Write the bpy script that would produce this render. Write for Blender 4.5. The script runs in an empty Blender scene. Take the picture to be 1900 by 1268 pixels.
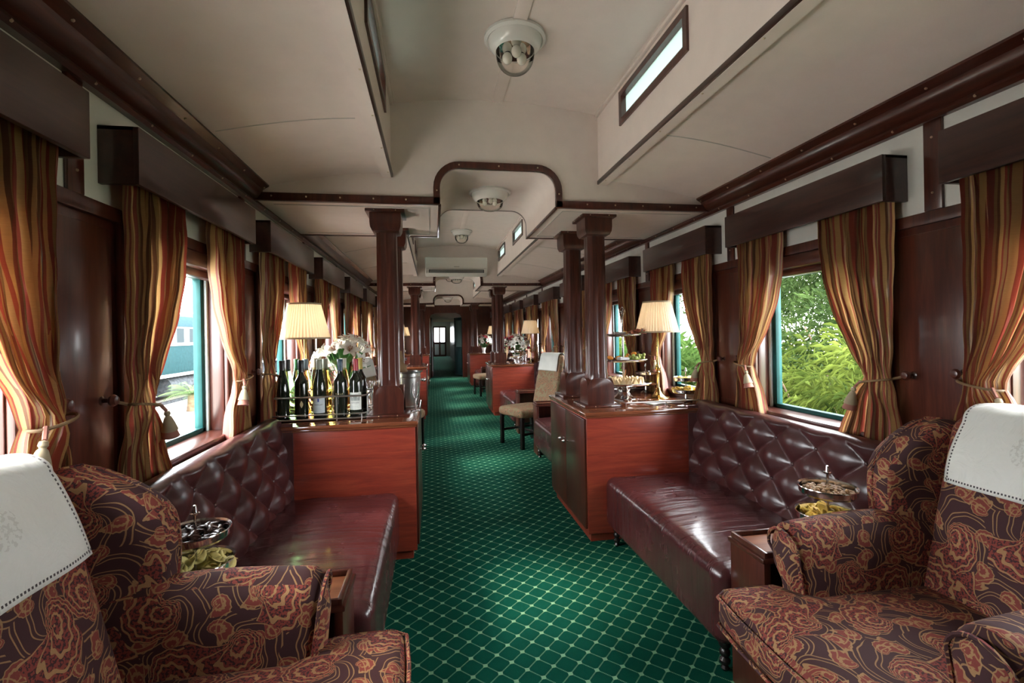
import bpy, bmesh, math, random
from mathutils import Vector, Matrix
from math import sin, cos, pi, sqrt, radians, atan2
random.seed(7)
S = bpy.context.scene
COL = S.collection

# ---------------------------------------------------------------- camera
cam = bpy.data.cameras.new('camera'); camo = bpy.data.objects.new('camera', cam); COL.objects.link(camo)
cam.sensor_width = 36; cam.lens = 880/1900*36; cam.shift_x = .00014; cam.shift_y = -.0077
cam.clip_start = .05; cam.clip_end = 300
camo.location = (0, 0, 1.42)
camo.matrix_world = Matrix.Translation((0, 0, 1.42)) @ Matrix.Rotation(radians(-9.468), 4, 'Z') @ Matrix.Rotation(radians(90), 4, 'X') @ Matrix.Rotation(-.018, 4, 'Z')
S.camera = camo
# ---------------------------------------------------------------- light
S.view_settings.view_transform = 'Standard'; S.view_settings.look = 'None'
S.view_settings.gamma = 1; S.view_settings.use_curve_mapping = False
S.view_settings.exposure = 1.72
W = bpy.data.worlds.new('world'); S.world = W; W.use_nodes = True
nt = W.node_tree; nt.nodes.clear()
bg = nt.nodes.new('ShaderNodeBackground'); wo = nt.nodes.new('ShaderNodeOutputWorld')
bg.inputs['Color'].default_value = (.93, .97, 1, 1); bg.inputs['Strength'].default_value = 8.5
nt.links.new(bg.outputs[0], wo.inputs[0])
sl = bpy.data.lights.new('sun', 'SUN'); so = bpy.data.objects.new('sun', sl); COL.objects.link(so)
sl.energy = 3.0; sl.angle = radians(14); sl.color = (1, .9, .74)
sd = Vector((.80, .10, -.60)).normalized(); so.rotation_euler = sd.to_track_quat('-Z', 'Y').to_euler()
def portal(x, y, z, sy, sz, right):
    l = bpy.data.lights.new('daylight_portal', 'AREA'); o = bpy.data.objects.new('daylight_portal', l); COL.objects.link(o)
    l.shape = 'RECTANGLE'; l.size = sz; l.size_y = sy; l.cycles.is_portal = True
    o.location = (x, y, z); d = Vector((-1 if right else 1, 0, 0)); o.rotation_euler = d.to_track_quat('-Z', 'Y').to_euler()
    o.rotation_euler.rotate_axis('Z', 0)
S.cycles.max_bounces = 10; S.cycles.diffuse_bounces = 6; S.cycles.transparent_max_bounces = 24
S.cycles.sample_clamp_indirect = 8

# ---------------------------------------------------------------- materials
class NT:
    def __init__(s, name):
        s.m = bpy.data.materials.new(name); s.m.use_nodes = True; s.t = s.m.node_tree; s.t.nodes.clear()
        s.out = s.n('ShaderNodeOutputMaterial'); s.b = s.n('ShaderNodeBsdfPrincipled'); s.l(s.b.outputs[0], s.out.inputs[0])
    def n(s, ty, **k):
        x = s.t.nodes.new(ty)
        for a, b in k.items(): setattr(x, a, b)
        return x
    def l(s, a, b): s.t.links.new(a, b)
    def m_(s, op, a, b=None, c=None, clamp=False):
        x = s.n('ShaderNodeMath', operation=op, use_clamp=clamp)
        for i, v in enumerate((a, b, c)):
            if v is None: continue
            if isinstance(v, (int, float)): x.inputs[i].default_value = v
            else: s.l(v, x.inputs[i])
        return x.outputs[0]
    def coord(s, which='Object', scale=(1, 1, 1), rot=(0, 0, 0), loc=(0, 0, 0)):
        c = s.n('ShaderNodeTexCoord'); mp = s.n('ShaderNodeMapping'); s.l(c.outputs[which], mp.inputs[0])
        mp.inputs['Scale'].default_value = scale; mp.inputs['Rotation'].default_value = rot; mp.inputs['Location'].default_value = loc
        return mp.outputs[0]
    def noise(s, co, scale, detail=3, rough=.5, out='Fac', dist=0):
        x = s.n('ShaderNodeTexNoise'); s.l(co, x.inputs['Vector']); x.inputs['Scale'].default_value = scale
        x.inputs['Detail'].default_value = detail; x.inputs['Roughness'].default_value = rough; x.inputs['Distortion'].default_value = dist
        return x.outputs[out]
    def ramp(s, fac, stops, interp='LINEAR'):
        x = s.n('ShaderNodeValToRGB'); s.l(fac, x.inputs[0]); r = x.color_ramp; r.interpolation = interp
        while len(r.elements) < len(stops): r.elements.new(.5)
        for e, (p, c) in zip(r.elements, stops): e.position = p; e.color = (*c, 1)
        return x.outputs[0]
    def mix(s, f, a, b):
        x = s.n('ShaderNodeMix', data_type='RGBA')
        for i, v in ((0, f), (6, a), (7, b)):
            if isinstance(v, (int, float)): x.inputs[i].default_value = v
            elif isinstance(v, tuple): x.inputs[i].default_value = (*v, 1)
            else: s.l(v, x.inputs[i])
        return x.outputs[2]
    def bump(s, h, strength=.3, dist=.01):
        x = s.n('ShaderNodeBump'); s.l(h, x.inputs['Height']); x.inputs['Strength'].default_value = strength; x.inputs['Distance'].default_value = dist
        s.l(x.outputs[0], s.b.inputs['Normal'])
    def set(s, **k):
        for a, v in k.items():
            i = s.b.inputs[a.replace('_', ' ')]
            if isinstance(v, tuple): i.default_value = (*v, 1) if len(v) == 3 and i.type == 'RGBA' else v
            elif isinstance(v, (int, float)): i.default_value = v
            else: s.l(v, i)
        return s
def plain(name, col, rough=.5, metal=0, noise=0, **k):
    t = NT(name); t.set(Roughness=rough, Metallic=metal, **k)
    if noise:
        c = t.noise(t.coord(), 9, 4)
        t.set(Base_Color=t.ramp(c, [(.3, tuple(x*(1-noise) for x in col)), (.7, tuple(min(1, x*(1+noise)) for x in col))]))
    else: t.set(Base_Color=col)
    return t.m
def wood(name, c0, c1, c2, axis='z', rough=.28, coat=.3, sc=1.0):
    t = NT(name); s = {'z': (14, 14, 1.2), 'y': (14, 1.2, 14), 'x': (1.2, 14, 14)}[axis]
    co = t.coord(scale=tuple(v*sc for v in s))
    n = t.noise(co, 1.6, 6, .6, dist=1.2); f = t.noise(co, 9, 3, .7)
    v = t.m_('ADD', t.m_('MULTIPLY', n, .75), t.m_('MULTIPLY', f, .25))
    t.set(Base_Color=t.ramp(v, [(.3, c0), (.5, c1), (.68, c2)]), Roughness=rough, Coat_Weight=coat, Coat_Roughness=.12)
    t.bump(f, .06, .002); return t.m
MAH = ((.030, .007, .005), (.062, .015, .009), (.105, .028, .015))
m_wood = wood('mahogany_vertical', *MAH, 'z'); m_woody = wood('mahogany_lengthwise', *MAH, 'y')
m_woodx = wood('mahogany_crosswise', *MAH, 'x')
m_red = wood('mahogany_red_panel', (.16, .022, .015), (.25, .036, .020), (.34, .060, .028), 'x', .3, .4)
m_dark = wood('dark_stained_wood', (.018, .008, .006), (.032, .013, .010), (.05, .02, .014), 'y', .35, .3)
m_top = wood('polished_counter_top', (.10, .028, .014), (.17, .05, .022), (.26, .085, .035), 'x', .09, .9)
m_white = plain('cream_paint', (.76, .665, .61), .45, noise=.03)
m_wallwhite = plain('white_wall_panel', (.66, .66, .63), .5, noise=.04)
m_seam = plain('paint_seam', (.50, .47, .43), .6)
m_brass = plain('polished_brass', (.62, .40, .13), .16, 1)
m_silver = plain('polished_silver', (.72, .71, .70), .14, 1)
m_steel = plain('brushed_steel', (.5, .49, .47), .32, 1, noise=.1)
m_black = plain('black_plastic', (.008, .008, .008), .7)
m_blackwood = plain('black_turned_wood', (.015, .012, .011), .25)
m_teal = plain('teal_painted_metal', (.008, .060, .058), .5, noise=.2, Specular_IOR_Level=.2)
m_palealu = plain('pale_metal_edge', (.45, .58, .60), .35)
m_cord = plain('gold_cord', (.17, .10, .045), .8, noise=.4)
m_cream = plain('cream_tassel', (.30, .24, .15), .85, noise=.3)
m_pinktas = plain('rose_tassel', (.30, .12, .085), .85, noise=.3)
m_screw = plain('brass_screw', (.6, .5, .35), .3, 1)
m_acwhite = plain('cream_plastic', (.62, .60, .54), .35)
m_grey = plain('grey_print', (.22, .20, .17), .5)
m_chipy = plain('golden_crisp', (.80, .56, .12), .55, noise=.2)
m_chipp = plain('pale_crisp', (.76, .66, .26), .55, noise=.2)
m_chipo = plain('orange_crisp', (.85, .42, .07), .55, noise=.25)
m_meat = plain('dried_meat', (.055, .022, .015), .35, noise=.6)
m_nut = plain('roasted_nut', (.42, .24, .11), .5, noise=.5)
m_bread = plain('sandwich_bread', (.78, .58, .32), .8, noise=.25)
m_grape = plain('green_grape', (.36, .42, .10), .3, noise=.2)
m_orange = plain('orange_fruit', (.80, .30, .04), .45, noise=.2)
m_ham = plain('cured_ham', (.60, .20, .12), .45, noise=.3)
m_cheese = plain('yellow_cheese', (.72, .50, .12), .5, noise=.2)
m_paper = plain('white_linen', (.80, .79, .75), .8)
m_petal = plain('white_petal', (.86, .85, .78), .5, Subsurface_Weight=.0)
m_petred = plain('red_petal', (.42, .03, .05), .5)
m_stamen = plain('rust_stamen', (.30, .09, .02), .7)
m_leaf = plain('dark_green_leaf', (.03, .13, .02), .4, noise=.4)
m_ivory = plain('ivory_glazed_metal', (.72, .70, .66), .2)
m_lbl = plain('cream_label', (.74, .76, .70), .6)
m_lblb = plain('blue_white_label', (.62, .70, .72), .6)
m_ink = plain('label_ink', (.10, .11, .12), .6)
m_blue = plain('blue_crest', (.02, .05, .30), .5)
m_goldink = plain('gold_ink', (.62, .52, .28), .4)
def glass(name, col=(1, 1, 1), rough=0.0, mixf=0.0, ior=1.45):
    t = NT(name); t.set(Base_Color=col, Roughness=rough, Transmission_Weight=1.0, IOR=ior); return t.m
m_glass = glass('clear_glass')
m_wine = NT('dark_wine_bottle').set(Base_Color=(.012, .016, .010), Roughness=.05, Coat_Weight=.5).m
m_greenb = glass('green_bottle', (.45, .78, .30)); m_yellowb = glass('golden_wine_bottle', (.88, .72, .30)); m_roseb = glass('rose_wine_bottle', (.9, .42, .25))
def thin_glass(name, tint=(1, 1, 1), ior=1.07):
    t = NT(name); tr = t.n('ShaderNodeBsdfTransparent'); tr.inputs[0].default_value = (*tint, 1)
    gl = t.n('ShaderNodeBsdfGlossy'); gl.inputs['Roughness'].default_value = .02
    fr = t.n('ShaderNodeFresnel'); fr.inputs[0].default_value = ior
    mx = t.n('ShaderNodeMixShader'); t.l(fr.outputs[0], mx.inputs[0]); t.l(tr.outputs[0], mx.inputs[1]); t.l(gl.outputs[0], mx.inputs[2]); t.l(mx.outputs[0], t.out.inputs[0]); return t.m
m_pane = thin_glass('window_glass')
m_globe = thin_glass('lamp_glass', (.97, .95, .92), ior=1.22)
def frosted():
    t = NT('frosted_green_glass'); a = t.n('ShaderNodeBsdfTranslucent'); a.inputs[0].default_value = (.075, .100, .090, 1)
    d = t.n('ShaderNodeBsdfDiffuse'); d.inputs[0].default_value = (.3, .42, .38, 1); mx = t.n('ShaderNodeMixShader'); mx.inputs[0].default_value = .3
    t.l(a.outputs[0], mx.inputs[1]); t.l(d.outputs[0], mx.inputs[2]); t.l(mx.outputs[0], t.out.inputs[0]); return t.m
m_frost = frosted()
def shade_mat():
    t = NT('pleated_lampshade'); t.set(Base_Color=(.85, .79, .68), Roughness=.8)
    a = t.n('ShaderNodeBsdfTranslucent'); a.inputs[0].default_value = (.92, .82, .66, 1)
    mx = t.n('ShaderNodeMixShader'); mx.inputs[0].default_value = .5; t.l(t.b.outputs[0], mx.inputs[1]); t.l(a.outputs[0], mx.inputs[2]); t.l(mx.outputs[0], t.out.inputs[0]); return t.m
m_shade = shade_mat()
m_trimshade = plain('shade_trim', (.45, .36, .24), .8)
def emis(name, col, st):
    t = NT(name); t.set(Base_Color=col, Emission_Color=col, Emission_Strength=st); return t.m
m_bulb = emis('lit_bulb', (1, .78, .52), 1.5)
m_bulboff = plain('unlit_bulb', (.7, .68, .62), .1)
def leather():
    t = NT('burgundy_leather'); co = t.coord()
    n = t.noise(co, 5, 3); g = t.noise(co, 260, 2)
    wr = t.noise(t.coord(scale=(1.5, 13, 1.5)), 1.0, 3, .5, dist=.8)
    t.set(Base_Color=t.ramp(n, [(.3, (.050, .012, .013)), (.7, (.088, .024, .026))]), Roughness=t.m_('MULTIPLY_ADD', n, .12, .20), Coat_Weight=.5, Coat_Roughness=.16)
    h = t.m_('ADD', t.m_('MULTIPLY', g, .03), wr); t.bump(h, .7, .03); return t.m
def leather_back():
    t = NT('burgundy_tufted_leather'); co = t.coord(); n = t.noise(co, 5, 3); g = t.noise(co, 30, 3)
    t.set(Base_Color=t.ramp(n, [(.3, (.035, .010, .010)), (.7, (.062, .018, .018))]), Roughness=.3, Coat_Weight=.25, Coat_Roughness=.25)
    t.bump(g, .12, .01); return t.m
m_leather = leather(); m_leatherb = leather_back()
def carpet():
    t = NT('green_trellis_carpet'); co = t.coord('Object'); sp = t.n('ShaderNodeSeparateXYZ'); t.l(co, sp.inputs[0])
    x, y = sp.outputs[0], sp.outputs[1]
    x = t.m_('SUBTRACT', x, -.032); y = t.m_('SUBTRACT', y, 2.254)
    k = 1/.1145
    p = t.m_('MULTIPLY', t.m_('ADD', x, y), k); q = t.m_('MULTIPLY', t.m_('SUBTRACT', x, y), k)
    def cen(v):
        f = t.m_('FRACT', t.m_('ADD', v, 100.5)); return t.m_('ABSOLUTE', t.m_('SUBTRACT', f, .5))
    a, b = cen(p), cen(q)
    def dash(v): return t.m_('GREATER_THAN', t.m_('FRACT', t.m_('MULTIPLY', t.m_('ADD', v, 100), 13)), .42)
    la = t.m_('MULTIPLY', t.m_('LESS_THAN', a, .035), dash(q)); lb = t.m_('MULTIPLY', t.m_('LESS_THAN', b, .035), dash(p))
    # node squares, axis-aligned: |x|,|y| small near lattice points
    nd = t.m_('LESS_THAN', t.m_('ADD', a, b), .17)
    line = t.m_('MAXIMUM', t.m_('MULTIPLY', t.m_('MAXIMUM', la, lb), .72), nd)
    fz = t.noise(co, 420, 2); lz = t.noise(co, 3, 3)
    line = t.m_('MULTIPLY', line, t.m_('MULTIPLY_ADD', fz, .5, .72), clamp=True)
    base = t.mix(lz, (.002, .042, .027), (.004, .078, .050))
    base = t.mix(t.m_('MULTIPLY', fz, .5), base, (.002, .03, .02))
    t.set(Base_Color=t.mix(line, base, (.17, .34, .20)), Roughness=1.0, Specular_IOR_Level=.05)
    t.bump(t.m_('ADD', fz, t.m_('MULTIPLY', line, .6)), .35, .004); return t.m
m_carpet = carpet()
def stripes():
    t = NT('striped_silk_curtain'); uv = t.coord('UV'); sp = t.n('ShaderNodeSeparateXYZ'); t.l(uv, sp.inputs[0])
    f = t.m_('FRACT', t.m_('MULTIPLY', sp.outputs[0], 11.0))
    G, R, O, D = (.56, .34, .13), (.30, .048, .030), (.34, .19, .075), (.17, .065, .028)
    c = t.ramp(f, [(0, G), (.20, R), (.42, O), (.50, D), (.58, G), (.72, R), (.80, O), (.92, R)], 'CONSTANT')
    n = t.noise(t.coord('UV', scale=(12, 160, 1)), 3, 3); c2 = t.mix(t.m_('MULTIPLY', n, .35), c, (.06, .03, .012))
    t.set(Base_Color=c2, Roughness=.42, Sheen_Weight=.3)
    t.bump(n, .12, .004)
    a = t.n('ShaderNodeBsdfTranslucent'); t.l(c2, a.inputs[0]); mx = t.n('ShaderNodeMixShader'); mx.inputs[0].default_value = .30
    t.l(t.b.outputs[0], mx.inputs[1]); t.l(a.outputs[0], mx.inputs[2]); t.l(mx.outputs[0], t.out.inputs[0]); return t.m
m_curtain = stripes()
def paisley(name, bg0, red, gold, scale, glow=1.0):
    t = NT(name); uv = t.coord('UV', scale=(scale, scale, scale))
    nz = t.noise(uv, 1.3, 2, out='Color'); sb = t.n('ShaderNodeVectorMath', operation='MULTIPLY_ADD'); t.l(nz, sb.inputs[0]); sb.inputs[1].default_value = (.38, .38, 0); t.l(uv, sb.inputs[2])
    def layer(scl, seed, rmax, rings):
        mp = t.n('ShaderNodeVectorMath', operation='MULTIPLY_ADD'); t.l(sb.outputs[0], mp.inputs[0]); mp.inputs[1].default_value = (scl, scl, 0); mp.inputs[2].default_value = (seed, seed*.7, 0)
        v = t.n('ShaderNodeTexVoronoi', voronoi_dimensions='2D'); t.l(mp.outputs[0], v.inputs['Vector']); v.inputs['Scale'].default_value = 1; v.inputs['Randomness'].default_value = .55
        d = t.n('ShaderNodeVectorMath', operation='SUBTRACT'); t.l(mp.outputs[0], d.inputs[0]); t.l(v.outputs['Position'], d.inputs[1])
        s = t.n('ShaderNodeSeparateXYZ'); t.l(d.outputs[0], s.inputs[0])
        cs = t.n('ShaderNodeSeparateColor'); t.l(v.outputs['Color'], cs.inputs[0])
        a = t.m_('ADD', t.m_('ARCTAN2', s.outputs[1], s.outputs[0]), t.m_('MULTIPLY', cs.outputs[0], 6.283))
        r = v.outputs['Distance']
        a2 = t.m_('ADD', a, t.m_('MULTIPLY', r, 4.5))
        sh = t.m_('MULTIPLY', t.m_('MULTIPLY_ADD', t.m_('COSINE', a2), .42, .58), rmax)
        sc = t.m_('MULTIPLY_ADD', t.m_('COSINE', t.m_('MULTIPLY', a, 15)), .05, 1.0)   # scalloped rim
        q = t.m_('DIVIDE', t.m_('MULTIPLY', r, sc), sh)
        ring = t.m_('COSINE', t.m_('MULTIPLY', q, 6.283*rings))
        ins = t.m_('LESS_THAN', q, 1.06)
        return a, r, q, ring, ins
    a, r, q, ring, ins = layer(1.0, 3.1, .62, 4.0)
    sp = t.m_('SINE', t.m_('ADD', t.m_('MULTIPLY', a, 3), t.m_('MULTIPLY', r, 13)))
    scroll = t.m_('MULTIPLY', t.m_('LESS_THAN', t.m_('ABSOLUTE', t.m_('SUBTRACT', t.m_('ABSOLUTE', sp), .90)), .05), t.m_('GREATER_THAN', q, 1.1))
    a2, r2, q2, ring2, ins2 = layer(2.3, 9.7, .50, 2.0)
    fine = t.noise(uv, 26, 2)
    c = t.mix(t.m_('MULTIPLY', t.m_('SUBTRACT', 1, ins), t.m_('MULTIPLY', ins2, .9)), bg0, t.mix(t.m_('GREATER_THAN', ring2, .45), red, gold))
    c = t.mix(t.m_('MULTIPLY', scroll, .8), c, gold)
    c = t.mix(ins, c, t.mix(t.m_('GREATER_THAN', ring, .62), t.mix(t.m_('GREATER_THAN', fine, .52), red, bg0), gold))
    c = t.mix(t.m_('MULTIPLY', t.noise(uv, 70, 2), .45), c, bg0)
    t.set(Base_Color=c, Roughness=.75, Specular_IOR_Level=.25); t.bump(t.noise(uv, 150, 2), .15, .002); return t.m
m_paisley = paisley('paisley_brocade', (.050, .019, .021), (.26, .050, .036), (.42, .24, .105), 5.2)
m_paisley2 = paisley('tan_paisley_tapestry', (.27, .20, .11), (.36, .11, .06), (.06, .085, .05), 7)
def linen():
    t = NT('embroidered_linen'); uv = t.coord('UV'); s = t.n('ShaderNodeSeparateXYZ'); t.l(uv, s.inputs[0]); u, v = s.outputs[0], s.outputs[1]
    # u,v in metres measured from the edges: dark drawn-thread holes along the hem
    def hem(a, b): return t.m_('MULTIPLY', t.m_('LESS_THAN', t.m_('ABSOLUTE', t.m_('SUBTRACT', a, .012)), .003), t.m_('GREATER_THAN', t.m_('FRACT', t.m_('MULTIPLY', b, 90)), .45))
    fu = t.m_('MINIMUM', u, t.m_('SUBTRACT', .50, u))
    h = t.m_('MAXIMUM', hem(fu, v), hem(v, u))
    du, dv = t.m_('SUBTRACT', u, .25), t.m_('SUBTRACT', v, .15)
    rr = t.m_('SQRT', t.m_('ADD', t.m_('MULTIPLY', du, du), t.m_('MULTIPLY', dv, dv)))
    em = t.m_('MULTIPLY', t.m_('LESS_THAN', rr, .045), t.m_('GREATER_THAN', t.noise(uv, 90, 2), .52))
    c = t.mix(h, t.mix(t.m_('MULTIPLY', em, .35), (.72, .72, .66), (.40, .38, .32)), (.03, .02, .02))
    t.set(Base_Color=c, Roughness=.45, Sheen_Weight=.2)
    t.bump(t.m_('ADD', t.m_('MULTIPLY', em, .25), t.noise(uv, 9, 4, .6, dist=.8)), .6, .02); return t.m
m_linen = linen()
m_linenp = plain('plain_linen', (.66, .66, .60), .6, noise=.06)

# ---------------------------------------------------------------- mesh helpers
def R(x, y, z): return Matrix.Rotation(z, 4, 'Z') @ Matrix.Rotation(y, 4, 'Y') @ Matrix.Rotation(x, 4, 'X')
class MB:
    def __init__(s): s.bm = bmesh.new(); s.uv = s.bm.loops.layers.uv.new('UVMap')
    def box(s, x0, x1, y0, y1, z0, z1, bev=0, seg=2, mi=0, M=None):
        r = bmesh.ops.create_cube(s.bm, size=1)['verts']
        c = Vector(((x0+x1)/2, (y0+y1)/2, (z0+z1)/2)); d = (abs(x1-x0), abs(y1-y0), abs(z1-z0))
        for v in r: v.co = Vector((v.co.x*d[0], v.co.y*d[1], v.co.z*d[2])) + c
        fs = set(f for v in r for f in v.link_faces)
        if bev:
            es = list(set(e for v in r for e in v.link_edges))
            o = bmesh.ops.bevel(s.bm, geom=es, offset=min(bev, min(d)*.49), segments=seg, profile=.5, affect='EDGES')
            fs = set(o['faces']) | set(f for f in fs if f.is_valid)
            r = list(set(v for f in fs for v in f.verts))
            fs = set(f for v in r for f in v.link_faces)
        for f in fs: f.material_index = mi
        if M is not None:
            for v in set(v for f in fs for v in f.verts): v.co = M @ v.co
        return s
    def rbox(s, c, h, r, n=8, fn=None, mi=0):
        """rounded subdivided box, centre c, half sizes h, radius r, deform fn(p, local)->p"""
        tb = bmesh.new(); bmesh.ops.create_cube(tb, size=2)
        bmesh.ops.subdivide_edges(tb, edges=tb.edges[:], cuts=n, use_grid_fill=True)
        for v in tb.verts:
            t = Vector([sin(x*pi/2) for x in v.co]); p = Vector((t.x*h[0], t.y*h[1], t.z*h[2]))
            q = Vector([max(-(h[i]-r), min(h[i]-r, p[i])) for i in range(3)]); d = p-q
            if d.length > 1e-9: p = q + d.normalized()*r
            p = p + Vector(c)
            if fn: p = fn(p, t)
            v.co = p
        tb.verts.index_update(); mp = [s.bm.verts.new(v.co) for v in tb.verts]
        for f in tb.faces: s.bm.faces.new([mp[v.index] for v in f.verts]).material_index = mi
        tb.free()
        return s
    def lathe(s, prof, c=(0, 0, 0), n=24, mi=0, M=None, rad=None):
        rings = []
        for (r, z) in prof:
            ring = []
            for i in range(n):
                a = 2*pi*i/n; k = r*(rad(a, z) if rad else 1)
                p = Vector((k*cos(a), k*sin(a), z)) + Vector(c)
                if M is not None: p = M @ p
                ring.append(s.bm.verts.new(p))
            rings.append(ring)
        for a, b in zip(rings, rings[1:]):
            for i in range(n):
                f = s.bm.faces.new((a[i], a[(i+1) % n], b[(i+1) % n], b[i])); f.material_index = mi
        for k, ring in ((0, rings[0]), (-1, rings[-1])):
            if prof[k][0] > 1e-4:
                f = s.bm.faces.new(ring if k else ring[::-1]); f.material_index = mi
        bmesh.ops.remove_doubles(s.bm, verts=[v for rg, p in zip(rings, prof) if p[0] <= 1e-4 for v in rg], dist=1e-5)
        return s
    def cyl(s, a, b, r, n=12, mi=0, r2=None): return s.tube([a, b], r, n, mi, r2)
    def tube(s, pts, r, n=8, mi=0, r2=None, closed=False):
        pts = [Vector(p) for p in pts]; rings = []; N = len(pts); up = None
        for i, p in enumerate(pts):
            if closed: d = pts[(i+1) % N]-pts[i-1]
            else: d = (pts[min(i+1, N-1)]-pts[max(i-1, 0)])
            d.normalize()
            if up is None: up = Vector((0, 0, 1)) if abs(d.z) < .9 else Vector((1, 0, 0))
            sx = d.cross(up).normalized(); up = sx.cross(d).normalized()
            k = r if r2 is None else r+(r2-r)*i/max(1, N-1)
            rings.append([s.bm.verts.new(p + (sx*cos(2*pi*j/n)+up*sin(2*pi*j/n))*k) for j in range(n)])
        prs = list(zip(rings, rings[1:])) + ([(rings[-1], rings[0])] if closed else [])
        for a, b in prs:
            for j in range(n):
                f = s.bm.faces.new((a[j], a[(j+1) % n], b[(j+1) % n], b[j])); f.material_index = mi
        if not closed:
            for rg in (rings[0][::-1], rings[-1]): s.bm.faces.new(rg).material_index = mi
        return s
    def ball(s, c, r, n=10, mi=0, sc=(1, 1, 1)):
        v = bmesh.ops.create_uvsphere(s.bm, u_segments=n, v_segments=max(5, n*2//3), radius=r)['verts']
        for w in v: w.co = Vector((w.co.x*sc[0], w.co.y*sc[1], w.co.z*sc[2])) + Vector(c)
        for f in set(f for w in v for f in w.link_faces): f.material_index = mi
        return s
    def grid(s, fn, nu, nv, mi=0, uvf=None, wrap=False):
        g = [[s.bm.verts.new(fn(i/nu, j/nv)) for j in range(nv+1)] for i in range(nu if wrap else nu+1)]
        for i in range(nu):
            for j in range(nv):
                i2 = (i+1) % nu if wrap else i+1
                f = s.bm.faces.new((g[i][j], g[i2][j], g[i2][j+1], g[i][j+1])); f.material_index = mi
                if uvf:
                    for lp, (a, b) in zip(f.loops, ((i, j), (i+1, j), (i+1, j+1), (i, j+1))): lp[s.uv].uv = uvf(a/nu, b/nv)
        return s
    def prism(s, pts, axis, a, b, mi=0, bev=0, seg=2):
        """extrude 2D outline along axis; pts in the remaining two axes (in xyz order)"""
        def mk(p, t):
            return {'x': (t, p[0], p[1]), 'y': (p[0], t, p[1]), 'z': (p[0], p[1], t)}[axis]
        v0 = [s.bm.verts.new(mk(p, a)) for p in pts]; v1 = [s.bm.verts.new(mk(p, b)) for p in pts]; n = len(pts)
        fs = [s.bm.faces.new(v0[::-1]), s.bm.faces.new(v1)]
        sides = [s.bm.faces.new((v0[i], v0[(i+1) % n], v1[(i+1) % n], v1[i])) for i in range(n)]
        for f in fs+sides: f.material_index = mi
        if bev:
            es = list(set(e for f in fs for e in f.edges))
            bmesh.ops.bevel(s.bm, geom=es, offset=bev, segments=seg, profile=.5, affect='EDGES')
        return s
    def boxuv(s, k=1.0):
        for f in s.bm.faces:
            f.normal_update(); n = f.normal; a = max(range(3), key=lambda i: abs(n[i])); i, j = [(1, 2), (0, 2), (0, 1)][a]
            for lp in f.loops: lp[s.uv].uv = (lp.vert.co[i]*k + a*.37, lp.vert.co[j]*k + a*.21)
        return s
    def build(s, name, mats, parent=None, loc=None, rotz=0, smooth=True, ang=38, recalc=True, buv=False):
        if recalc: bmesh.ops.recalc_face_normals(s.bm, faces=s.bm.faces[:])
        if buv: s.boxuv()
        me = bpy.data.meshes.new(name); s.bm.to_mesh(me); s.bm.free()
        if not isinstance(mats, (list, tuple)): mats = [mats]
        for m in mats: me.materials.append(m)
        if smooth:
            for p in me.polygons: p.use_smooth = True
            me.set_sharp_from_angle(angle=radians(ang))
        o = bpy.data.objects.new(name, me); COL.objects.link(o)
        if parent: o.parent = parent
        if loc is not None: o.location = loc
        o.rotation_euler = (0, 0, rotz)
        return o
def tag(o, label=None, cat=None, group=None, kind=None):
    if label: o['label'] = label
    if cat: o['category'] = cat
    if group: o['group'] = group
    if kind: o['kind'] = kind
    return o
def thing(name, label, cat, loc=(0, 0, 0), rotz=0, group=None):
    o = bpy.data.objects.new(name, None); o.empty_display_size = .1; COL.objects.link(o); o.location = loc; o.rotation_euler = (0, 0, rotz)
    return tag(o, label, cat, group)
def copy_tree(o, parent=None):
    c = o.copy(); COL.objects.link(c)
    if parent is not None: c.parent = parent
    for ch in [x for x in KIDS.get(o.name, [])]: copy_tree(ch, c)
    return c
KIDS = {}
def index_kids():
    KIDS.clear()
    for o in COL.objects:
        if o.parent: KIDS.setdefault(o.parent.name, []).append(o)
def dup(root, loc, rotz=None, label=None, group=None):
    index_kids(); c = copy_tree(root); c.location = loc
    if rotz is not None: c.rotation_euler = (0, 0, rotz)
    if label: c['label'] = label
    if group: c['group'] = group
    return c
def struct(o): return tag(o, kind='structure')

# ---------------------------------------------------------------- dimensions
XL, XR = -1.09, 1.98
CX = .447
HC = .88
YB, YE = -2.2, 15.8              # rear end, far partition
BEAMS = [(3.1, 4.12), (8.22, 9.24), (13.3, 14.3)]
WR = [(.37, 1.47), (1.69, 2.77), (2.99, 3.97)] + [(4.28+1.44*i, 5.34+1.44*i) for i in range(8)]
WL = [(.45, 1.55), (1.78, 2.85), (3.1, 4.17)] + [(4.5+1.44*i, 5.56+1.44*i) for i in range(8)]
ZS, ZH = .93, 1.775              # window sill and head
ZB = 2.265                       # underside of the bulkheads
# ---------------------------------------------------------------- floor
b = MB(); b.box(XL-.1, XR+.1, YB, YE+.12, -.06, 0); struct(b.build('floor', m_carpet, smooth=False))
b = MB(); b.box(-.35, 1.25, YE+.12, 31.5, -.06, -.004); struct(b.build('floor', m_carpet, smooth=False))
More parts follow.
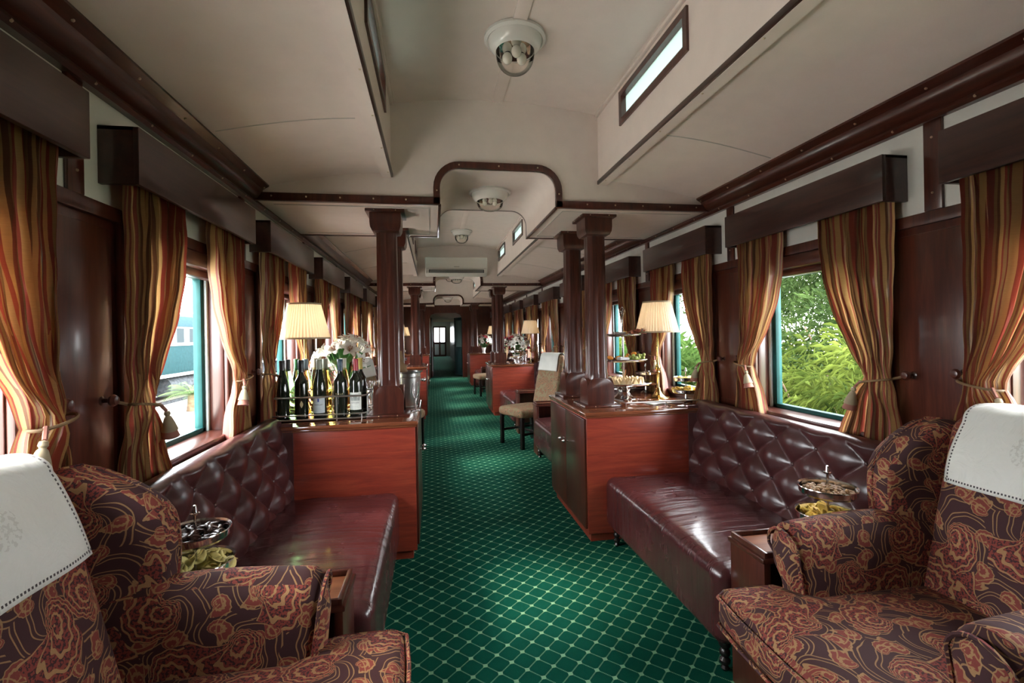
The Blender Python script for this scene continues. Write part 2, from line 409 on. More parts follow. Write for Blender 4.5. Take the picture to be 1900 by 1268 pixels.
# ---------------------------------------------------------------- side walls
def wall(side):
    X = XL if side == 'left' else XR; sg = -1 if side == 'left' else 1; T = .11
    wins = WL if side == 'left' else WR
    b = MB()
    def bx(d0, d1, y0, y1, z0, z1, mi=0, bev=0): b.box(X+sg*d0, X+sg*d1, y0, y1, z0, z1, bev, 2, mi)
    ops = [(a+.13, e-.13) for a, e in wins if e < YE]
    bx(0, T, YB, YE, 0, ZS, 0); bx(0, T, YB, YE, ZH, 1.875, 0); bx(0, T, YB, YE, 1.875, 2.42, 1)
    y = YB
    for a, e in ops: bx(0, T, y, a, ZS, ZH, 0); y = e
    bx(0, T, y, YE, ZS, ZH, 0)
    o = struct(b.build('wall_'+side, [m_wood, m_wallwhite], smooth=False))
    # rails and raised fields between the windows
    t = MB()
    def tx(d0, d1, y0, y1, z0, z1, bev=.004): t.box(X-sg*d0, X-sg*d1, y0, y1, z0, z1, bev)
    tx(0, .018, YB, YE, 1.83, 1.88)
    prev = None
    for (a, e) in ops:
        tx(0, .022, a-.05, a, ZS-.03, 1.83); tx(0, .022, e, e+.05, ZS-.03, 1.83)
        if prev is not None:
            tx(0, .010, prev+.085, a-.085, ZS+.02, 1.80, .008)
            m = (prev+a)/2; tx(0, .014, m-.035, m+.035, 1.88, 2.24)
            for z in (1.95, 2.17): t.ball((X-sg*.015, m, z), .005, 6, 1)
        for yy in (a+.1, e-.1): t.ball((X-sg*.019, yy, 1.853), .006, 6, 1)
        prev = e
    struct(t.build('trim_rail_'+side if False else ('trim_1' if side == 'left' else 'trim_2'), [m_wood, m_screw]))
    # cornice moulding under the ceiling
    c = MB()
    prof = [(0, 2.236), (.028, 2.236), (.040, 2.25), (.036, 2.262), (.060, 2.272), (.080, 2.30), (.085, 2.325), (.12, 2.345), (.12, 2.375), (0, 2.375)]
    pts = [(X-sg*p, z) for p, z in prof]
    c.prism(pts, 'y', YB, YE)
    for k in range(60):
        yy = YB+.2+k*.31
        if yy < YE: c.ball((X-sg*.036, yy, 2.249), .006, 6, 1); c.ball((X-sg*.098, yy+.12, 2.333), .006, 6, 1)
    struct(c.build('trim_3' if side == 'left' else 'trim_4', [m_woody, m_screw]))
    # windows
    for i, (a, e) in enumerate(ops):
        n = i+1+(0 if side == 'left' else len(ops))
        w = MB()
        def wx(d0, d1, y0, y1, z0, z1, mi, bev=.003): w.box(X+sg*d0, X+sg*d1, y0, y1, z0, z1, bev, 2, mi)
        # sill in two steps, reveal boards, roller blind case at the head
        wx(-.055, .10, a-.03, e+.03, ZS-.025, ZS+.012, 0, .008); wx(-.03, .02, a-.05, e+.05, ZS-.07, ZS-.02, 0, .01)
        wx(.0, .075, e-.004, e+.004, ZS, ZH, 1); wx(.0, .075, a-.004, a+.004, ZS, ZH, 1)
        wx(-.03, .05, a, e, ZH-.02, ZH+.05, 0, .012); wx(.02, .07, a, e, ZH-.055, ZH-.015, 0, .012)
        fr = struct(w.build('window_%d' % n, [m_woody, m_wood]))
        s_ = MB()
        def sx(d0, d1, y0, y1, z0, z1, mi, bev=.004): s_.box(X+sg*d0, X+sg*d1, y0, y1, z0, z1, bev, 2, mi)
        for yy0, yy1 in ((e-.05, e), (a, a+.05)): sx(.085, .125, yy0, yy1, ZS, ZH, 0)
        sx(.085, .125, a, e, ZH-.05, ZH, 0); sx(.085, .125, a, e, ZS, ZS+.035, 0)
        sx(.070, .085, e-.022, e, ZS, ZH, 1); sx(.070, .085, a, a+.022, ZS, ZH, 1)
        s_.build('sash', [m_teal, m_palealu], fr)
        g = MB(); xx = X+sg*.105; g.grid(lambda u, v: Vector((xx, a+.03+(e-a-.06)*u, ZS+.02+(ZH-ZS-.05)*v)), 1, 1); g.build('pane', m_pane, fr, smooth=False)
        portal(X+sg*.14, (a+e)/2, (ZS+ZH)/2, e-a, ZH-ZS, side == 'right')
    return ops
opL = wall('left'); opR = wall('right')
# ---------------------------------------------------------------- ceiling
def slope(sg, t):     # t 0 at cornice, 1 at clerestory edge; returns x offset from centre, z
    x0, x1 = 1.50, .69
    return CX+sg*(x0+(x1-x0)*t), 2.335+.125*sin(t*pi/2*.98)-.005*t
bays = [(YB, 3.1), (4.12, 8.22), (9.24, 13.3), (14.3, YE)]
CWIN = {0: [(-.95, -.2), (.48, 1.23), (1.93, 2.70)], 1: [(4.40, 5.12), (5.84, 6.56), (7.30, 8.02)], 2: [(9.5, 10.22), (10.94, 11.66), (12.38, 13.1)], 3: []}
cb = MB(); wn = 60
for bi, (y0, y1) in enumerate(bays):
    for sg in (-1, 1):
        cb.grid(lambda u, v: Vector((slope(sg, u)[0], y0+(y1-y0)*v, slope(sg, u)[1])), 12, 1)
        xi = CX+sg*.69; ze = slope(sg, 1)[1]; yprev = y0
        def cw(ya, yb, za, zb_): cb.box(xi, xi+sg*.06, ya, yb, za, zb_)
        cw(y0, y1, ze-.03, 2.655); cw(y0, y1, 2.855, 2.99)
        for (a, e) in CWIN[bi]:
            cw(yprev, a, 2.655, 2.855); yprev = e
            f = MB(); k = .035
            # opening is tapered towards its near end like a fanlight
            def fr4(o_, dd):
                return [(a+o_, 2.655+o_), (e-o_, 2.655+o_), (e-o_, 2.855-o_), (a+o_, 2.855-o_)]
            A_, B_ = fr4(0, 0), fr4(k, 0)
            for i in range(4):
                j = (i+1) % 4
                f.prism([A_[i], A_[j], B_[j], B_[i]], 'x', xi-sg*.012, xi+sg*.03)
            fo = struct(f.build('window_%d' % wn, m_wood)); wn += 1
            g = MB(); g.grid(lambda u, v: Vector((xi+sg*.02, a+.02+(e-a-.04)*u, 2.67+.17*v)), 1, 1); g.build('frosted_pane', m_frost, fo, smooth=False)
        cw(yprev, y1, 2.655, 2.855)
        # small mouldings
        cb.box(xi, xi-sg*.02, y0, y1, 2.885, 2.905, .004); cb.box(xi, xi-sg*.035, y0, y1, 2.905, 2.915, .003)
    top = lambda u: 2.90+.06*cos((u-.5)*pi)
    cb.grid(lambda u, v: Vector((CX-.70+1.40*u, y0+(y1-y0)*v, top(u))), 16, 1)
    cb.box(CX-.035, CX+.035, y0, y1, 2.948, 2.958, .002)
    for sg in (-1, 1):
        for yy in ([2.33, .5] if bi == 0 else [y0+1.4, y0+2.75] if bi < 3 else []):
            cb.tube([Vector((slope(sg, u/8)[0], yy, slope(sg, u/8)[1])) for u in range(1, 8)], .0035, 5, 1)
        cb.box(CX+sg*.735, CX+sg*.745, y0, y1, slope(sg, .94)[1]-.003, slope(sg, .94)[1]+.004, 0, 2, 1)
cb.box(CX-.70, CX+.70, y0 if False else YB-.05, YB, 2.2, 3.0)
struct(cb.build('ceiling', [m_white, m_seam], ang=30))
# dark strips along the clerestory edge
ti = 5
for bi, (y0, y1) in enumerate(bays[:3]):
    for sg in (-1, 1):
        t = MB(); xe = CX+sg*.69; z0 = slope(sg, 1)[1]
        t.box(xe-sg*.012, xe+sg*.030, y0, y1-.002, z0-.028, z0-.002, .003)
        k = y0+.25
        while k < y1: t.ball((xe+sg*.01, k, z0-.028), .006, 6, 1); k += .38
        struct(t.build('trim_%d' % ti, [m_dark, m_screw])); ti += 1
# bulkheads with arch
AH, AT, AR = .385, 2.50, .13
def arch(o=0.0, n=8):
    """arch outline from left foot to right foot, grown by o"""
    h = AH+o; t = AT+o; r = AR+o; pts = [(CX-h, ZB)]
    pts += [(CX-h+r-r*cos(pi/2*i/n), t-r+r*sin(pi/2*i/n)) for i in range(n+1)]
    pts += [(CX+h-r+r*sin(pi/2*i/n), t-r+r*cos(pi/2*i/n)) for i in range(n+1)]
    pts += [(CX+h, ZB)]; return pts
def ceil_profile():
    p = [(XL-.02, ZB), (XL-.02, 2.36)]
    p += [(slope(-1, i/6)[0], slope(-1, i/6)[1]+.01) for i in range(7)]
    p += [(CX-.69, 2.93), (CX-.35, 2.965), (CX, 2.975), (CX+.35, 2.965), (CX+.69, 2.93)]
    p += [(slope(1, i/6)[0], slope(1, i/6)[1]+.01) for i in range(6, -1, -1)]
    p += [(XR+.02, 2.36), (XR+.02, ZB)]; return p
for k, (y0, y1) in enumerate(BEAMS):
    b = MB(); a_ = arch(); outl = ceil_profile() + a_[::-1]
    b.prism(outl, 'y', y0, y1)
    for sg in (-1, 1):     # panel seam mouldings on the soffit
        for (xa, xb, ya, yb) in ((.46, 1.42, y0+.09, y0+.095), (.46, 1.42, y1-.095, y1-.09), (.455, .46, y0+.09, y1-.09)):
            b.box(CX+sg*xa, CX+sg*xb, ya, yb, ZB-.004, ZB+.01, 0, 2, 1)
    struct(b.build('ceiling', [m_white, m_seam], ang=30))
    t = MB(); w = .042
    for (f0, f1) in ((y0-.02, y0+.012), (y1-.012, y1+.02)):
        A_, B_ = arch(0), arch(w)
        for i in range(len(A_)-1): t.prism([A_[i], B_[i], B_[i+1], A_[i+1]], 'y', f0, f1)
        t.box(XL+.02, CX-AH, f0, f1, ZB-.006, ZB+w, .003); t.box(CX+AH, XR-.02, f0, f1, ZB-.006, ZB+w, .003)
        for i in range(-7, 8):
            xx = CX+i*.2
            if abs(i) > 2: t.ball((xx, f0, ZB+.02), .006, 6, 1)
        for p in ((CX, AT+.02), (CX-.26, AT+.02), (CX+.26, AT+.02), (CX-AH-.02, 2.35), (CX+AH+.02, 2.35)): t.ball((p[0], f0, p[1]), .006, 6, 1)
    for sg in (-1, 1): t.box(CX+sg*(AH-.006), CX+sg*(AH+.012), y0, y1, ZB-.012, ZB+.004, .002)
    struct(t.build('trim_%d' % ti, [m_wood, m_screw], ang=50)); ti += 1
# rear end wall behind the viewpoint
b = MB(); b.box(XL-.1, XR+.1, YB-.1, YB, 0, 2.45); struct(b.build('wall_rear', m_wood, smooth=False))
# baseboards
for n, X, sg in (('left', XL, 1), ('right', XR, -1)):
    b = MB(); b.box(X, X+sg*.02, YB, YE, 0, .11, .005); struct(b.build('baseboard_'+n, m_dark))

# ---------------------------------------------------------------- partition, vestibule and next carriage
b = MB(); dx0, dx1, dz = -.10, .96, 2.14
b.box(XL-.1, dx0, YE, YE+.1, 0, 2.45); b.box(dx1, XR+.1, YE, YE+.1, 0, 2.45)
b.box(dx0, dx1, YE, YE+.1, dz, 2.45)
b.box(XL+.15, dx0-.2, YE-.015, YE, .2, 2.1, .006); b.box(dx1+.2, XR-.15, YE-.015, YE, .2, 2.1, .006)
struct(b.build('wall_partition', m_wood, smooth=False))
b = MB(); b.box(CX-.7, CX+.7, YE-.02, YE+.1, 2.40, 3.0); struct(b.build('ceiling', m_white, smooth=False))
t = MB()
pts0 = [(dx0, 0), (dx0, dz-.18), (dx0+.05, dz-.06), (dx0+.18, dz), (dx1-.18, dz), (dx1-.05, dz-.06), (dx1, dz-.18), (dx1, 0)]
pts1 = [(x+(.07 if x > CX else -.07)*(1 if z < dz-.1 else .8), z+(.07 if z > dz-.19 else 0)) for x, z in pts0]
for i in range(len(pts0)-1): t.prism([pts0[i], pts1[i], pts1[i+1], pts0[i+1]], 'y', YE-.03, YE+.13)
struct(t.build('trim_%d' % ti, m_wood)); ti += 1
# corridor shell beyond
m_navy = plain('dark_green_panel', (.012, .028, .028), .3)
m_pale = plain('pale_blue_paint', (.50, .58, .60), .4)
b = MB(); b.box(-.35, -.28, YE+.1, 31.5, 0, 2.3); b.box(-.28, -.26, 17.6, 31.4, .05, 1.0, .004); struct(b.build('wall_corridor_left', m_wood, smooth=False))
b = MB(); b.box(1.1, 1.17, YE+.1, 19.0, 0, 2.3); b.box(1.1, 1.17, 19.0, 31.5, 0, 1.0); b.box(1.1, 1.17, 19.0, 31.5, 1.8, 2.3)
for i in range(8): b.box(1.1, 1.17, 19.0+i*1.6, 20.35+i*1.6, 1.0, 1.8)
struct(b.build('wall_corridor_right', m_navy, smooth=False))
b = MB(); b.box(-.35, 1.17, YE+.1, 31.5, 2.3, 2.36); struct(b.build('ceiling', m_white, smooth=False))
b = MB(); b.box(-.35, 1.17, 17.0, 17.06, 1.98, 2.3); b.box(-.35, 1.17, 22, 22.06, 2.02, 2.3); struct(b.build('trim_%d' % ti, m_white)); ti += 1
b = MB(); b.box(-.35, .02, 31.4, 31.5, 0, 2.3); b.box(.86, 1.17, 31.4, 31.5, 0, 2.3); b.box(.02, .86, 31.4, 31.5, 1.98, 2.3); struct(b.build('wall_corridor_end', m_pale, smooth=False))
b = MB()
for (x0, x1, z0, z1) in ((.02, .11, 0, 1.98), (.39, .49, 0, 1.98), (.77, .86, 0, 1.98), (.02, .86, 0, .12), (.02, .86, 1.88, 1.98), (.02, .86, .82, .96)): b.box(x0, x1, 31.38, 31.43, z0, z1, .005)
d = struct(b.build('door_1', m_wood))
b = MB(); b.box(.11, .39, 31.40, 31.41, .12, .82); b.box(.49, .77, 31.40, 31.41, .12, .82); b.build('lower_panel', m_pale, d)
b = MB(); b.box(.11, .39, 31.40, 31.405, .96, 1.88); b.box(.49, .77, 31.40, 31.405, .96, 1.88); b.build('pane', m_pane, d)
# open mahogany door with glazed panels on the left, green steel door on the right
b = MB(); Yd = YE+.14
for (y0, y1, z0, z1) in ((0, .09, .02, 2.0), (.61, .70, .02, 2.0), (0, .7, .02, .2), (0, .7, 1.9, 2.0), (0, .7, .86, 1.0)): b.box(-.02, .02, y0, y1, z0, z1, .004)
d = struct(b.build('door_2', m_wood, loc=(-.055, Yd, 0), rotz=-.06))
b = MB(); b.box(-.008, .008, .09, .61, .2, .86); b.box(-.008, .008, .09, .61, 1.0, 1.9); b.build('frosted_panel', m_pale, d)
b = MB(); b.tube([(.02, .65, .98), (.06, .65, .98), (.06, .57, .98)], .01, 8); b.build('door_handle', m_brass, d)
b = MB(); L = .62
for (y0, y1, z0, z1) in ((0, .1, .04, 2.0), (L-.06, L, .04, 2.0), (0, L, .04, 1.0), (0, L, 1.9, 2.0)): b.box(-.02, .02, y0, y1, z0, z1, .004)
b.box(-.028, .028, 0, L, .04, .08, .003)
d = struct(b.build('door_3', m_navy, loc=(1.0, Yd+.02, 0), rotz=.42))
b = MB(); b.box(-.004, .004, .1, L-.06, 1.0, 1.9); b.build('pane', m_frost, d)

# ---------------------------------------------------------------- pelmets and curtains
ORD = ['first', 'second', 'third', 'fourth', 'fifth', 'sixth', 'seventh', 'eighth', 'ninth', 'tenth', 'eleventh', 'twelfth']
def make_pelmet(L, side, label):
    b = MB(); s = 1 if side == 'left' else -1     # s: direction into the room
    b.box(s*.105, s*.125, 0, L, 1.945, 2.14, .003); b.box(0, s*.11, 0, .018, 1.945, 2.14, .002); b.box(0, s*.11, L-.018, L, 1.945, 2.14, .002); b.box(0, s*.11, 0, L, 2.125, 2.139, .002)
    b.tube([(s*.06, .02, 2.01), (s*.06, L-.02, 2.01)], .008, 8, 1)
    o = b.build('pelmet', [m_pel, m_brass]); return tag(o, label, 'curtain pelmet', 'box pelmets over the windows')
m_pel = wood('pelmet_wood', (.022, .008, .007), (.040, .014, .011), (.060, .022, .016), 'y', .3, .4)
ZT = 1.19
def curtain_meshes(seed, Wt, Zb):
    """y from 0 (outer edge, by the pelmet end) towards the window; x = out from wall"""
    rnd = random.Random(seed); ph = [rnd.uniform(0, 6.28) for _ in range(6)]; am = [rnd.uniform(.5, 1) for _ in range(6)]
    zt, ztop, zb = ZT+rnd.uniform(-.02, .02), 1.985, Zb
    nf = 7
    def f(u, v):
        z = ztop+(zb-ztop)*v
        if z > zt:
            t = (ztop-z)/(ztop-zt); e = t**2.1; e = e*e*(3-2*e)*.35 + e*.65
            lo = .0-.02*e; hi = Wt+(.120-Wt)*e; amp = .030*(1-e)+.012*e
            lo += .02*t
        else:
            t = (zt-z)/(zt-zb); k = t**.7
            lo = .0-.055*k; hi = .120+.15*k; amp = .010+.024*k
        U = u + .018*sin(2*pi*u*2+ph[0])+.012*sin(2*pi*u*5+ph[1]+v*2)
        y = lo+(hi-lo)*U
        th = 2*pi*nf*u+ph[2]+.9*sin(3*v+ph[3])
        x = .062+amp*(sin(th)*(.75+.25*sin(2*pi*u*1.7+ph[4]))+.25*sin(2.7*th+ph[5]))
        # bundled roundness at the tie
        g = math.exp(-((z-zt)/.10)**2); x += .030*g*sin(pi*u)+.006*sin(40*v+9*u)*(.3+g)
        y += .008*sin(th+1.5)*(1-g)
        return Vector((x, y, z))
    fab = MB(); fab.grid(f, 84, 40, uvf=lambda u, v: (u, v))
    me = fab.build('fabric', m_curtain, recalc=False)
    tie = MB(); 
    pts = []
    for i in range(28):
        a = 2*pi*i/28; y = .060+.066*cos(a); x = .080+.040*sin(a); z = zt+.004-.012*cos(a)*1
        pts.append((x, y, z))
    tie.tube(pts, .0048, 6, closed=True); tie.tube([(.06, .0, zt+.016), (.035, -.03, zt+.03), (.018, -.045, zt+.035)], .006, 6)
    to = tie.build('tieback', m_cord)
    kn = MB(); kn.lathe([(0, 0), (.018, .002), (.02, .008), (.008, .014), (.007, .03), (.016, .036), (.02, .045), (.014, .055), (0, .058)], n=14, M=Matrix.Translation((0, -.045, zt+.035)) @ Matrix.Rotation(pi/2, 4, 'Y'))
    ko = kn.build('holdback_knob', m_wood)
    tas = MB()
    tas.tube([(.10, .112, zt), (.112, .134, zt-.03)], .006, 6, 1)
    M = Matrix.Translation((.112, .136, zt-.03)) @ Matrix.Rotation(.25, 4, 'X')
    tas.lathe([(0, 0), (.009, -.003), (.011, -.014), (.007, -.02), (.012, -.026), (.020, -.05), (.027, -.078), (0, -.078)], n=24, mi=0, M=M, rad=lambda a, z: 1+.07*sin(12*a))
    tas.lathe([(0, -.077), (.022, -.077), (.029, -.104), (0, -.104)], n=24, mi=1, M=M, rad=lambda a, z: 1+.09*sin(12*a))
    ta = tas.build('tassel', [m_cream, m_pinktas])
    return me, to, ko, ta
CUR = []
for sd in range(4):
    root = thing('curtain', 'x', 'curtain'); me, to, ko, ta = curtain_meshes(sd, .37, .86)
    for p in (me, to, ko): p.parent = root
    ta.parent = to; CUR.append(root)
def place_curtain(i, side, y, outer_far, label, used=set()):
    r = CUR[i % 4]
    if i % 4 in used: o = dup(r, (0, 0, 0))
    else: o = r; used.add(i % 4)
    o['label'] = label; o['group'] = 'tied back striped curtains'; o['category'] = 'curtain'
    X = XL if side == 'left' else XR
    o.location = (X, y, 0); o.scale = (1 if side == 'left' else -1, -1 if outer_far else 1, 1)
    return o
ci = 0
for side, wins in (('left', WL), ('right', WR)):
    for k, (a, e) in enumerate(wins):
        if e > YE: continue
        nm = ('%s window from the front' % ORD[k])
        X = XL if side == 'left' else XR
        if 1:
            p = make_pelmet(e-a, side, 'dark wooden box pelmet over the %s wall, %s' % (side, nm)); p.location = (X, a, 0)
            place_curtain(ci, side, a+.03, False, 'tied striped curtain, %s wall, near side of %s' % (side, nm)); ci += 1
        if 1:
            place_curtain(ci, side, e-.03, True, 'tied striped curtain, %s wall, far side of %s' % (side, nm)); ci += 1

# ---------------------------------------------------------------- columns and counters
def make_column():
    r = thing('column', 'x', 'column')
    b = MB(); H = ZB-HC
    b.box(-.14, .14, -.14, .14, 0, .018, .006)
    def arched(w, h, n=10):
        p = [(-w, .018)]+[(-w+.07-.07*cos(pi/2*i/n), h-.09+.09*sin(pi/2*i/n)) for i in range(n+1)]+[(w-.07+.07*sin(pi/2*i/n), h-.09+.09*cos(pi/2*i/n)) for i in range(n+1)]+[(w, .018)]
        return p
    b.prism(arched(.100, .205), 'y', -.092, .092, 0, .003); b.prism(arched(.092, .205), 'x', -.100, .100, 0, .003)
    for sx in (-.06, .06):
        b.ball((sx, -.142, .012), .004, 6, 1); b.ball((-.142, sx, .012), .004, 6, 1)
    b.build('base', [m_wood, m_screw], r)
    s = MB()
    def rad(a, z):
        sq = 1/max(abs(cos(a)), abs(sin(a))); q = min(sq, 1.17)
        fl = max(0, cos(8*a))**3 if .24 < z < H-.18 else 0
        return q*(1-.055*fl)
    s.lathe([(.073, .19), (.073, .235), (.070, .245), (.066, H-.185), (.066, H-.12)], n=96, rad=rad); s.build('shaft', m_wood, r, ang=60)
    c = MB(); h0 = H-.145
    prof = [(.070, h0), (.088, h0+.006), (.099, h0+.03), (.102, h0+.06), (.102, H-.02)]
    for (r0, z0), (r1, z1) in zip(prof, prof[1:]):
        v = [c.bm.verts.new((sx*rr, sy*rr, z)) for rr, z in ((r0, z0), (r1, z1)) for sx, sy in ((-1, -1), (1, -1), (1, 1), (-1, 1))]
        for i in range(4): c.bm.faces.new((v[i], v[(i+1) % 4], v[4+(i+1) % 4], v[4+i]))
    c.box(-.070, .070, -.070, .070, h0-.002, h0+.004)
    c.box(-.128, .128, -.128, .128, H-.02, H, .004)
    for sx in (-.07, .07): c.ball((sx, -.129, H-.01), .004, 6, 1); c.ball((-.129, sx, H-.01), .004, 6, 1)
    bmesh.ops.remove_doubles(c.bm, verts=c.bm.verts[:], dist=1e-5)
    c.build('capital', [m_wood, m_screw], r, ang=45)
    return r
col0 = make_column(); first = True
def make_counter(side, label):
    r = thing('cabinet', label, 'cabinet', group='mahogany cabinets under the columns')
    Wc = (XR-.99-.021) if side == 'right' else (-.10-XL-.021); D = 1.0
    # local: x 0 at aisle edge, + towards wall for right; y 0 near edge
    s = 1 if side == 'right' else -1
    b = MB(); b.box(s*.02, s*Wc, .02, D-.02, .06, HC-.03, .003); b.box(s*.045, s*Wc, .05, D-.05, 0, .07)
    b.build('carcass', [m_red], r)
    t = MB(); t.box(0, s*Wc, 0, D, HC-.026, HC, .009, 3); t.box(s*.008, s*Wc, .008, D-.008, HC-.038, HC-.024, .004); t.build('worktop', m_top, r)
    for k, (ya, yb) in enumerate(((.04, D/2-.003), (D/2+.003, D-.04))):
        d = MB(); d.box(s*.006, s*.022, ya, yb, .09, HC-.05, .003); do = d.build('door', m_wood, r)
        kb = MB(); yy = yb-.05 if k == 0 else ya+.05
        kb.lathe([(.007, 0), (.005, .012), (.010, .02), (.014, .028), (.010, .038), (.004, .045), (0, .048)], n=12, M=Matrix.Translation((s*.006, yy, .60)) @ Matrix.Rotation(-s*pi/2, 4, 'Y'))
        kb.build('knob', m_silver, do)
    return r
cab = {}
for side in ('left', 'right'):
    for k, (y0, x) in enumerate(((3.04, 0), (8.13, 0), (13.15, 0))):
        lb = '%s mahogany cabinet %s on the %s of the aisle' % (['red panelled', 'smaller looking', 'far distant'][k], ['nearest the sofas', 'halfway down the car', 'just before the end partition'][k], side)
        if k == 0: o = make_counter(side, lb); cab[side] = o
        else: o = dup(cab[side], (0, 0, 0), label=lb)
        o.location = (-.10 if side == 'left' else .99, y0, 0)
        for j, dy in enumerate((.32, .92-.03)):
            c = col0 if first else dup(col0, (0, 0, 0)); first = False
            c.location = (1.19 if side == 'right' else -.30, y0+dy, HC); c['group'] = 'fluted columns'; c['category'] = 'column'
            c['label'] = 'fluted mahogany column, %s of the pair on the %s %s cabinet' % (['near one', 'far one'][j], ['nearest', 'middle', 'farthest'][k], side)

# ---------------------------------------------------------------- sofas
def make_sofa(label):
    """local: x 0 front of seat ->  + to wall (.86 deep), y 0..L"""
    L = 1.30; D = .86
    r = thing('leather_sofa', label, 'sofa', group='burgundy leather sofas')
    b = MB()
    def puff(p, t):
        x, y, z = p
        if z > .3: z += .022*(1-t.x**2)*(1-t.y**2) + .003*sin(60*y+5*sin(6*x))*(1-t.x**4)*(1 if z > .42 else 0)
        return Vector((x, y, z))
    b.rbox((.36, L/2, .285), (.36, L/2, .165), .055, 26, puff); b.build('seat', m_leather, r, ang=80)
    t = MB(); zb0, zb1 = .42, .89
    def back(u, v):
        y = -.25+(L+.25)*u; z0 = .40; h = .50
        if v < .80:
            w = v/.80; z = z0+h*w; x = .62+.075*w
        else:
            a = (v-.80)/.20*pi; x = .695+.055-.055*cos(a); z = z0+h+.035*sin(a)
        # diamond tufting
        P = (y/.135); Q = (v/.80)*4.6
        s1 = abs(sin(pi*(P+Q)/1.0/1.0*.5)); s2 = abs(sin(pi*(P-Q)*.5)); hgt = (s1*s2)**.55
        edge = min(1, max(0, (.86-v)/.12))
        x -= (.040*hgt-.016)*edge + .012*(1-edge)
        if v < .15: x += 0
        return Vector((x, y, z))
    t.grid(back, 200, 84)
    bo = t.build('backrest', m_leatherb, r, ang=80, recalc=False)
    # end caps of the back and buttons
    e = MB()
    for yy in (-.25, L): e.box(.62, .845, yy-.004, yy+.004, .30, .90, .004)
    e.box(.80, .86, -.25, L, .12, .90, .004)
    e.build('back_frame', m_leatherb, r)
    for i in range(-2, 20):
        for j in range(0, 8):
            P, Q = i*1.0, j*1.0
            if (i+j) % 2: continue
            y = P*.135; v = Q/4.6*.80
            bt = MB()
            if -.2 < y < L-.05 and .05 < v < .78: bt.ball((.62+.075*v/.8+.012, y, .40+.5*v/.8), .010, 8, sc=(.6, 1, 1)).build('button', m_leatherb, bo)
    for yy in (.06, L-.06):
        for xx in (.06, .7):
            l = MB(); l.lathe([(.012, 0), (.018, .01), (.012, .022), (.022, .034), (.022, .044), (.012, .056), (.022, .068), (.022, .08), (.014, .09), (.024, .105), (.024, .125)], (xx, yy, 0), 14); l.build('leg', m_blackwood, r)
    return r
sofa0 = make_sofa('burgundy leather sofa in the right foreground, tufted back under the window')
sofa0.location = (1.12, 1.752, 0)
def sofa(side, y, label, flip=False):
    c = dup(sofa0, (0, 0, 0), label=label); c.location = (1.12 if side == 'right' else -.225, y, 0)
    fl = flip; c.scale = (-1 if side == 'left' else 1, -1 if fl else 1, 1)
    if fl: c.location.y += 1.30
    return c
sofa('left', 1.752, 'burgundy leather sofa in the left foreground against the red cabinet')
for side in ('right', 'left'):
    for y, w in ((4.05, 'just behind the nearest'), (6.83, 'against the near face of the middle'), (9.15, 'just behind the middle'), (11.85, 'against the near face of the farthest')):
        sofa(side, y, 'burgundy leather sofa %s %s cabinet' % (w, side), 'just behind' in w)

# ---------------------------------------------------------------- narrow tray tables at the sofa ends
def make_table(label):
    r = thing('side_table', label, 'side table', group='narrow tray top tables at the sofa ends')
    W_, D_ = .55, .20; H = .60
    b = MB(); b.box(0, .028, 0, D_, 0, H-.03, .004); b.build('side_panel', m_wood, r)
    b = MB(); b.box(W_-.03, W_, 0, D_, 0, H-.03, .004); b.build('side_panel', m_wood, r)
    b = MB(); b.box(.03, W_-.03, D_-.02, D_, .12, H-.04, .003); b.build('back_panel', m_wood, r)
    b = MB(); b.box(-.008, W_, -.006, D_+.006, H-.034, H-.014, .006); b.box(.02, W_-.02, .02, D_-.02, H-.016, H-.010, .001, 1, 1)
    for (x0, x1, y0, y1) in ((.002, .018, 0, D_), (W_-.02, W_-.004, 0, D_), (.01, W_-.01, 0, .014), (.01, W_-.01, D_-.014, D_)): b.box(x0, x1, y0, y1, H-.016, H+.006, .004)
    b.build('tray_top', [m_wood, m_orangewood], r)
    return r
m_orangewood = wood('satin_tray_wood', (.16, .045, .018), (.24, .075, .03), (.32, .11, .045), 'x', .3, .3)
tb0 = make_table('narrow wooden tray top table between right sofa and right wing chair'); tb0.location = (1.17, 1.548, 0)
def table(side, y, label):
    c = dup(tb0, (0, 0, 0), label=label); c.location = (1.17 if side == 'right' else -.29, y, 0)
    if side == 'left': c.scale = (-1, 1, 1)
table('left', 1.54, 'narrow wooden tray top table between left sofa and left wing chair')
for side in ('right', 'left'):
    for y, w in ((5.37, 'behind the nearest'), (6.60, 'in front of the middle'), (10.47, 'behind the middle'), (11.60, 'in front of the farthest')):
        table(side, y, 'small wooden end table on the %s, %s cabinet, beside a sofa' % (side, w))

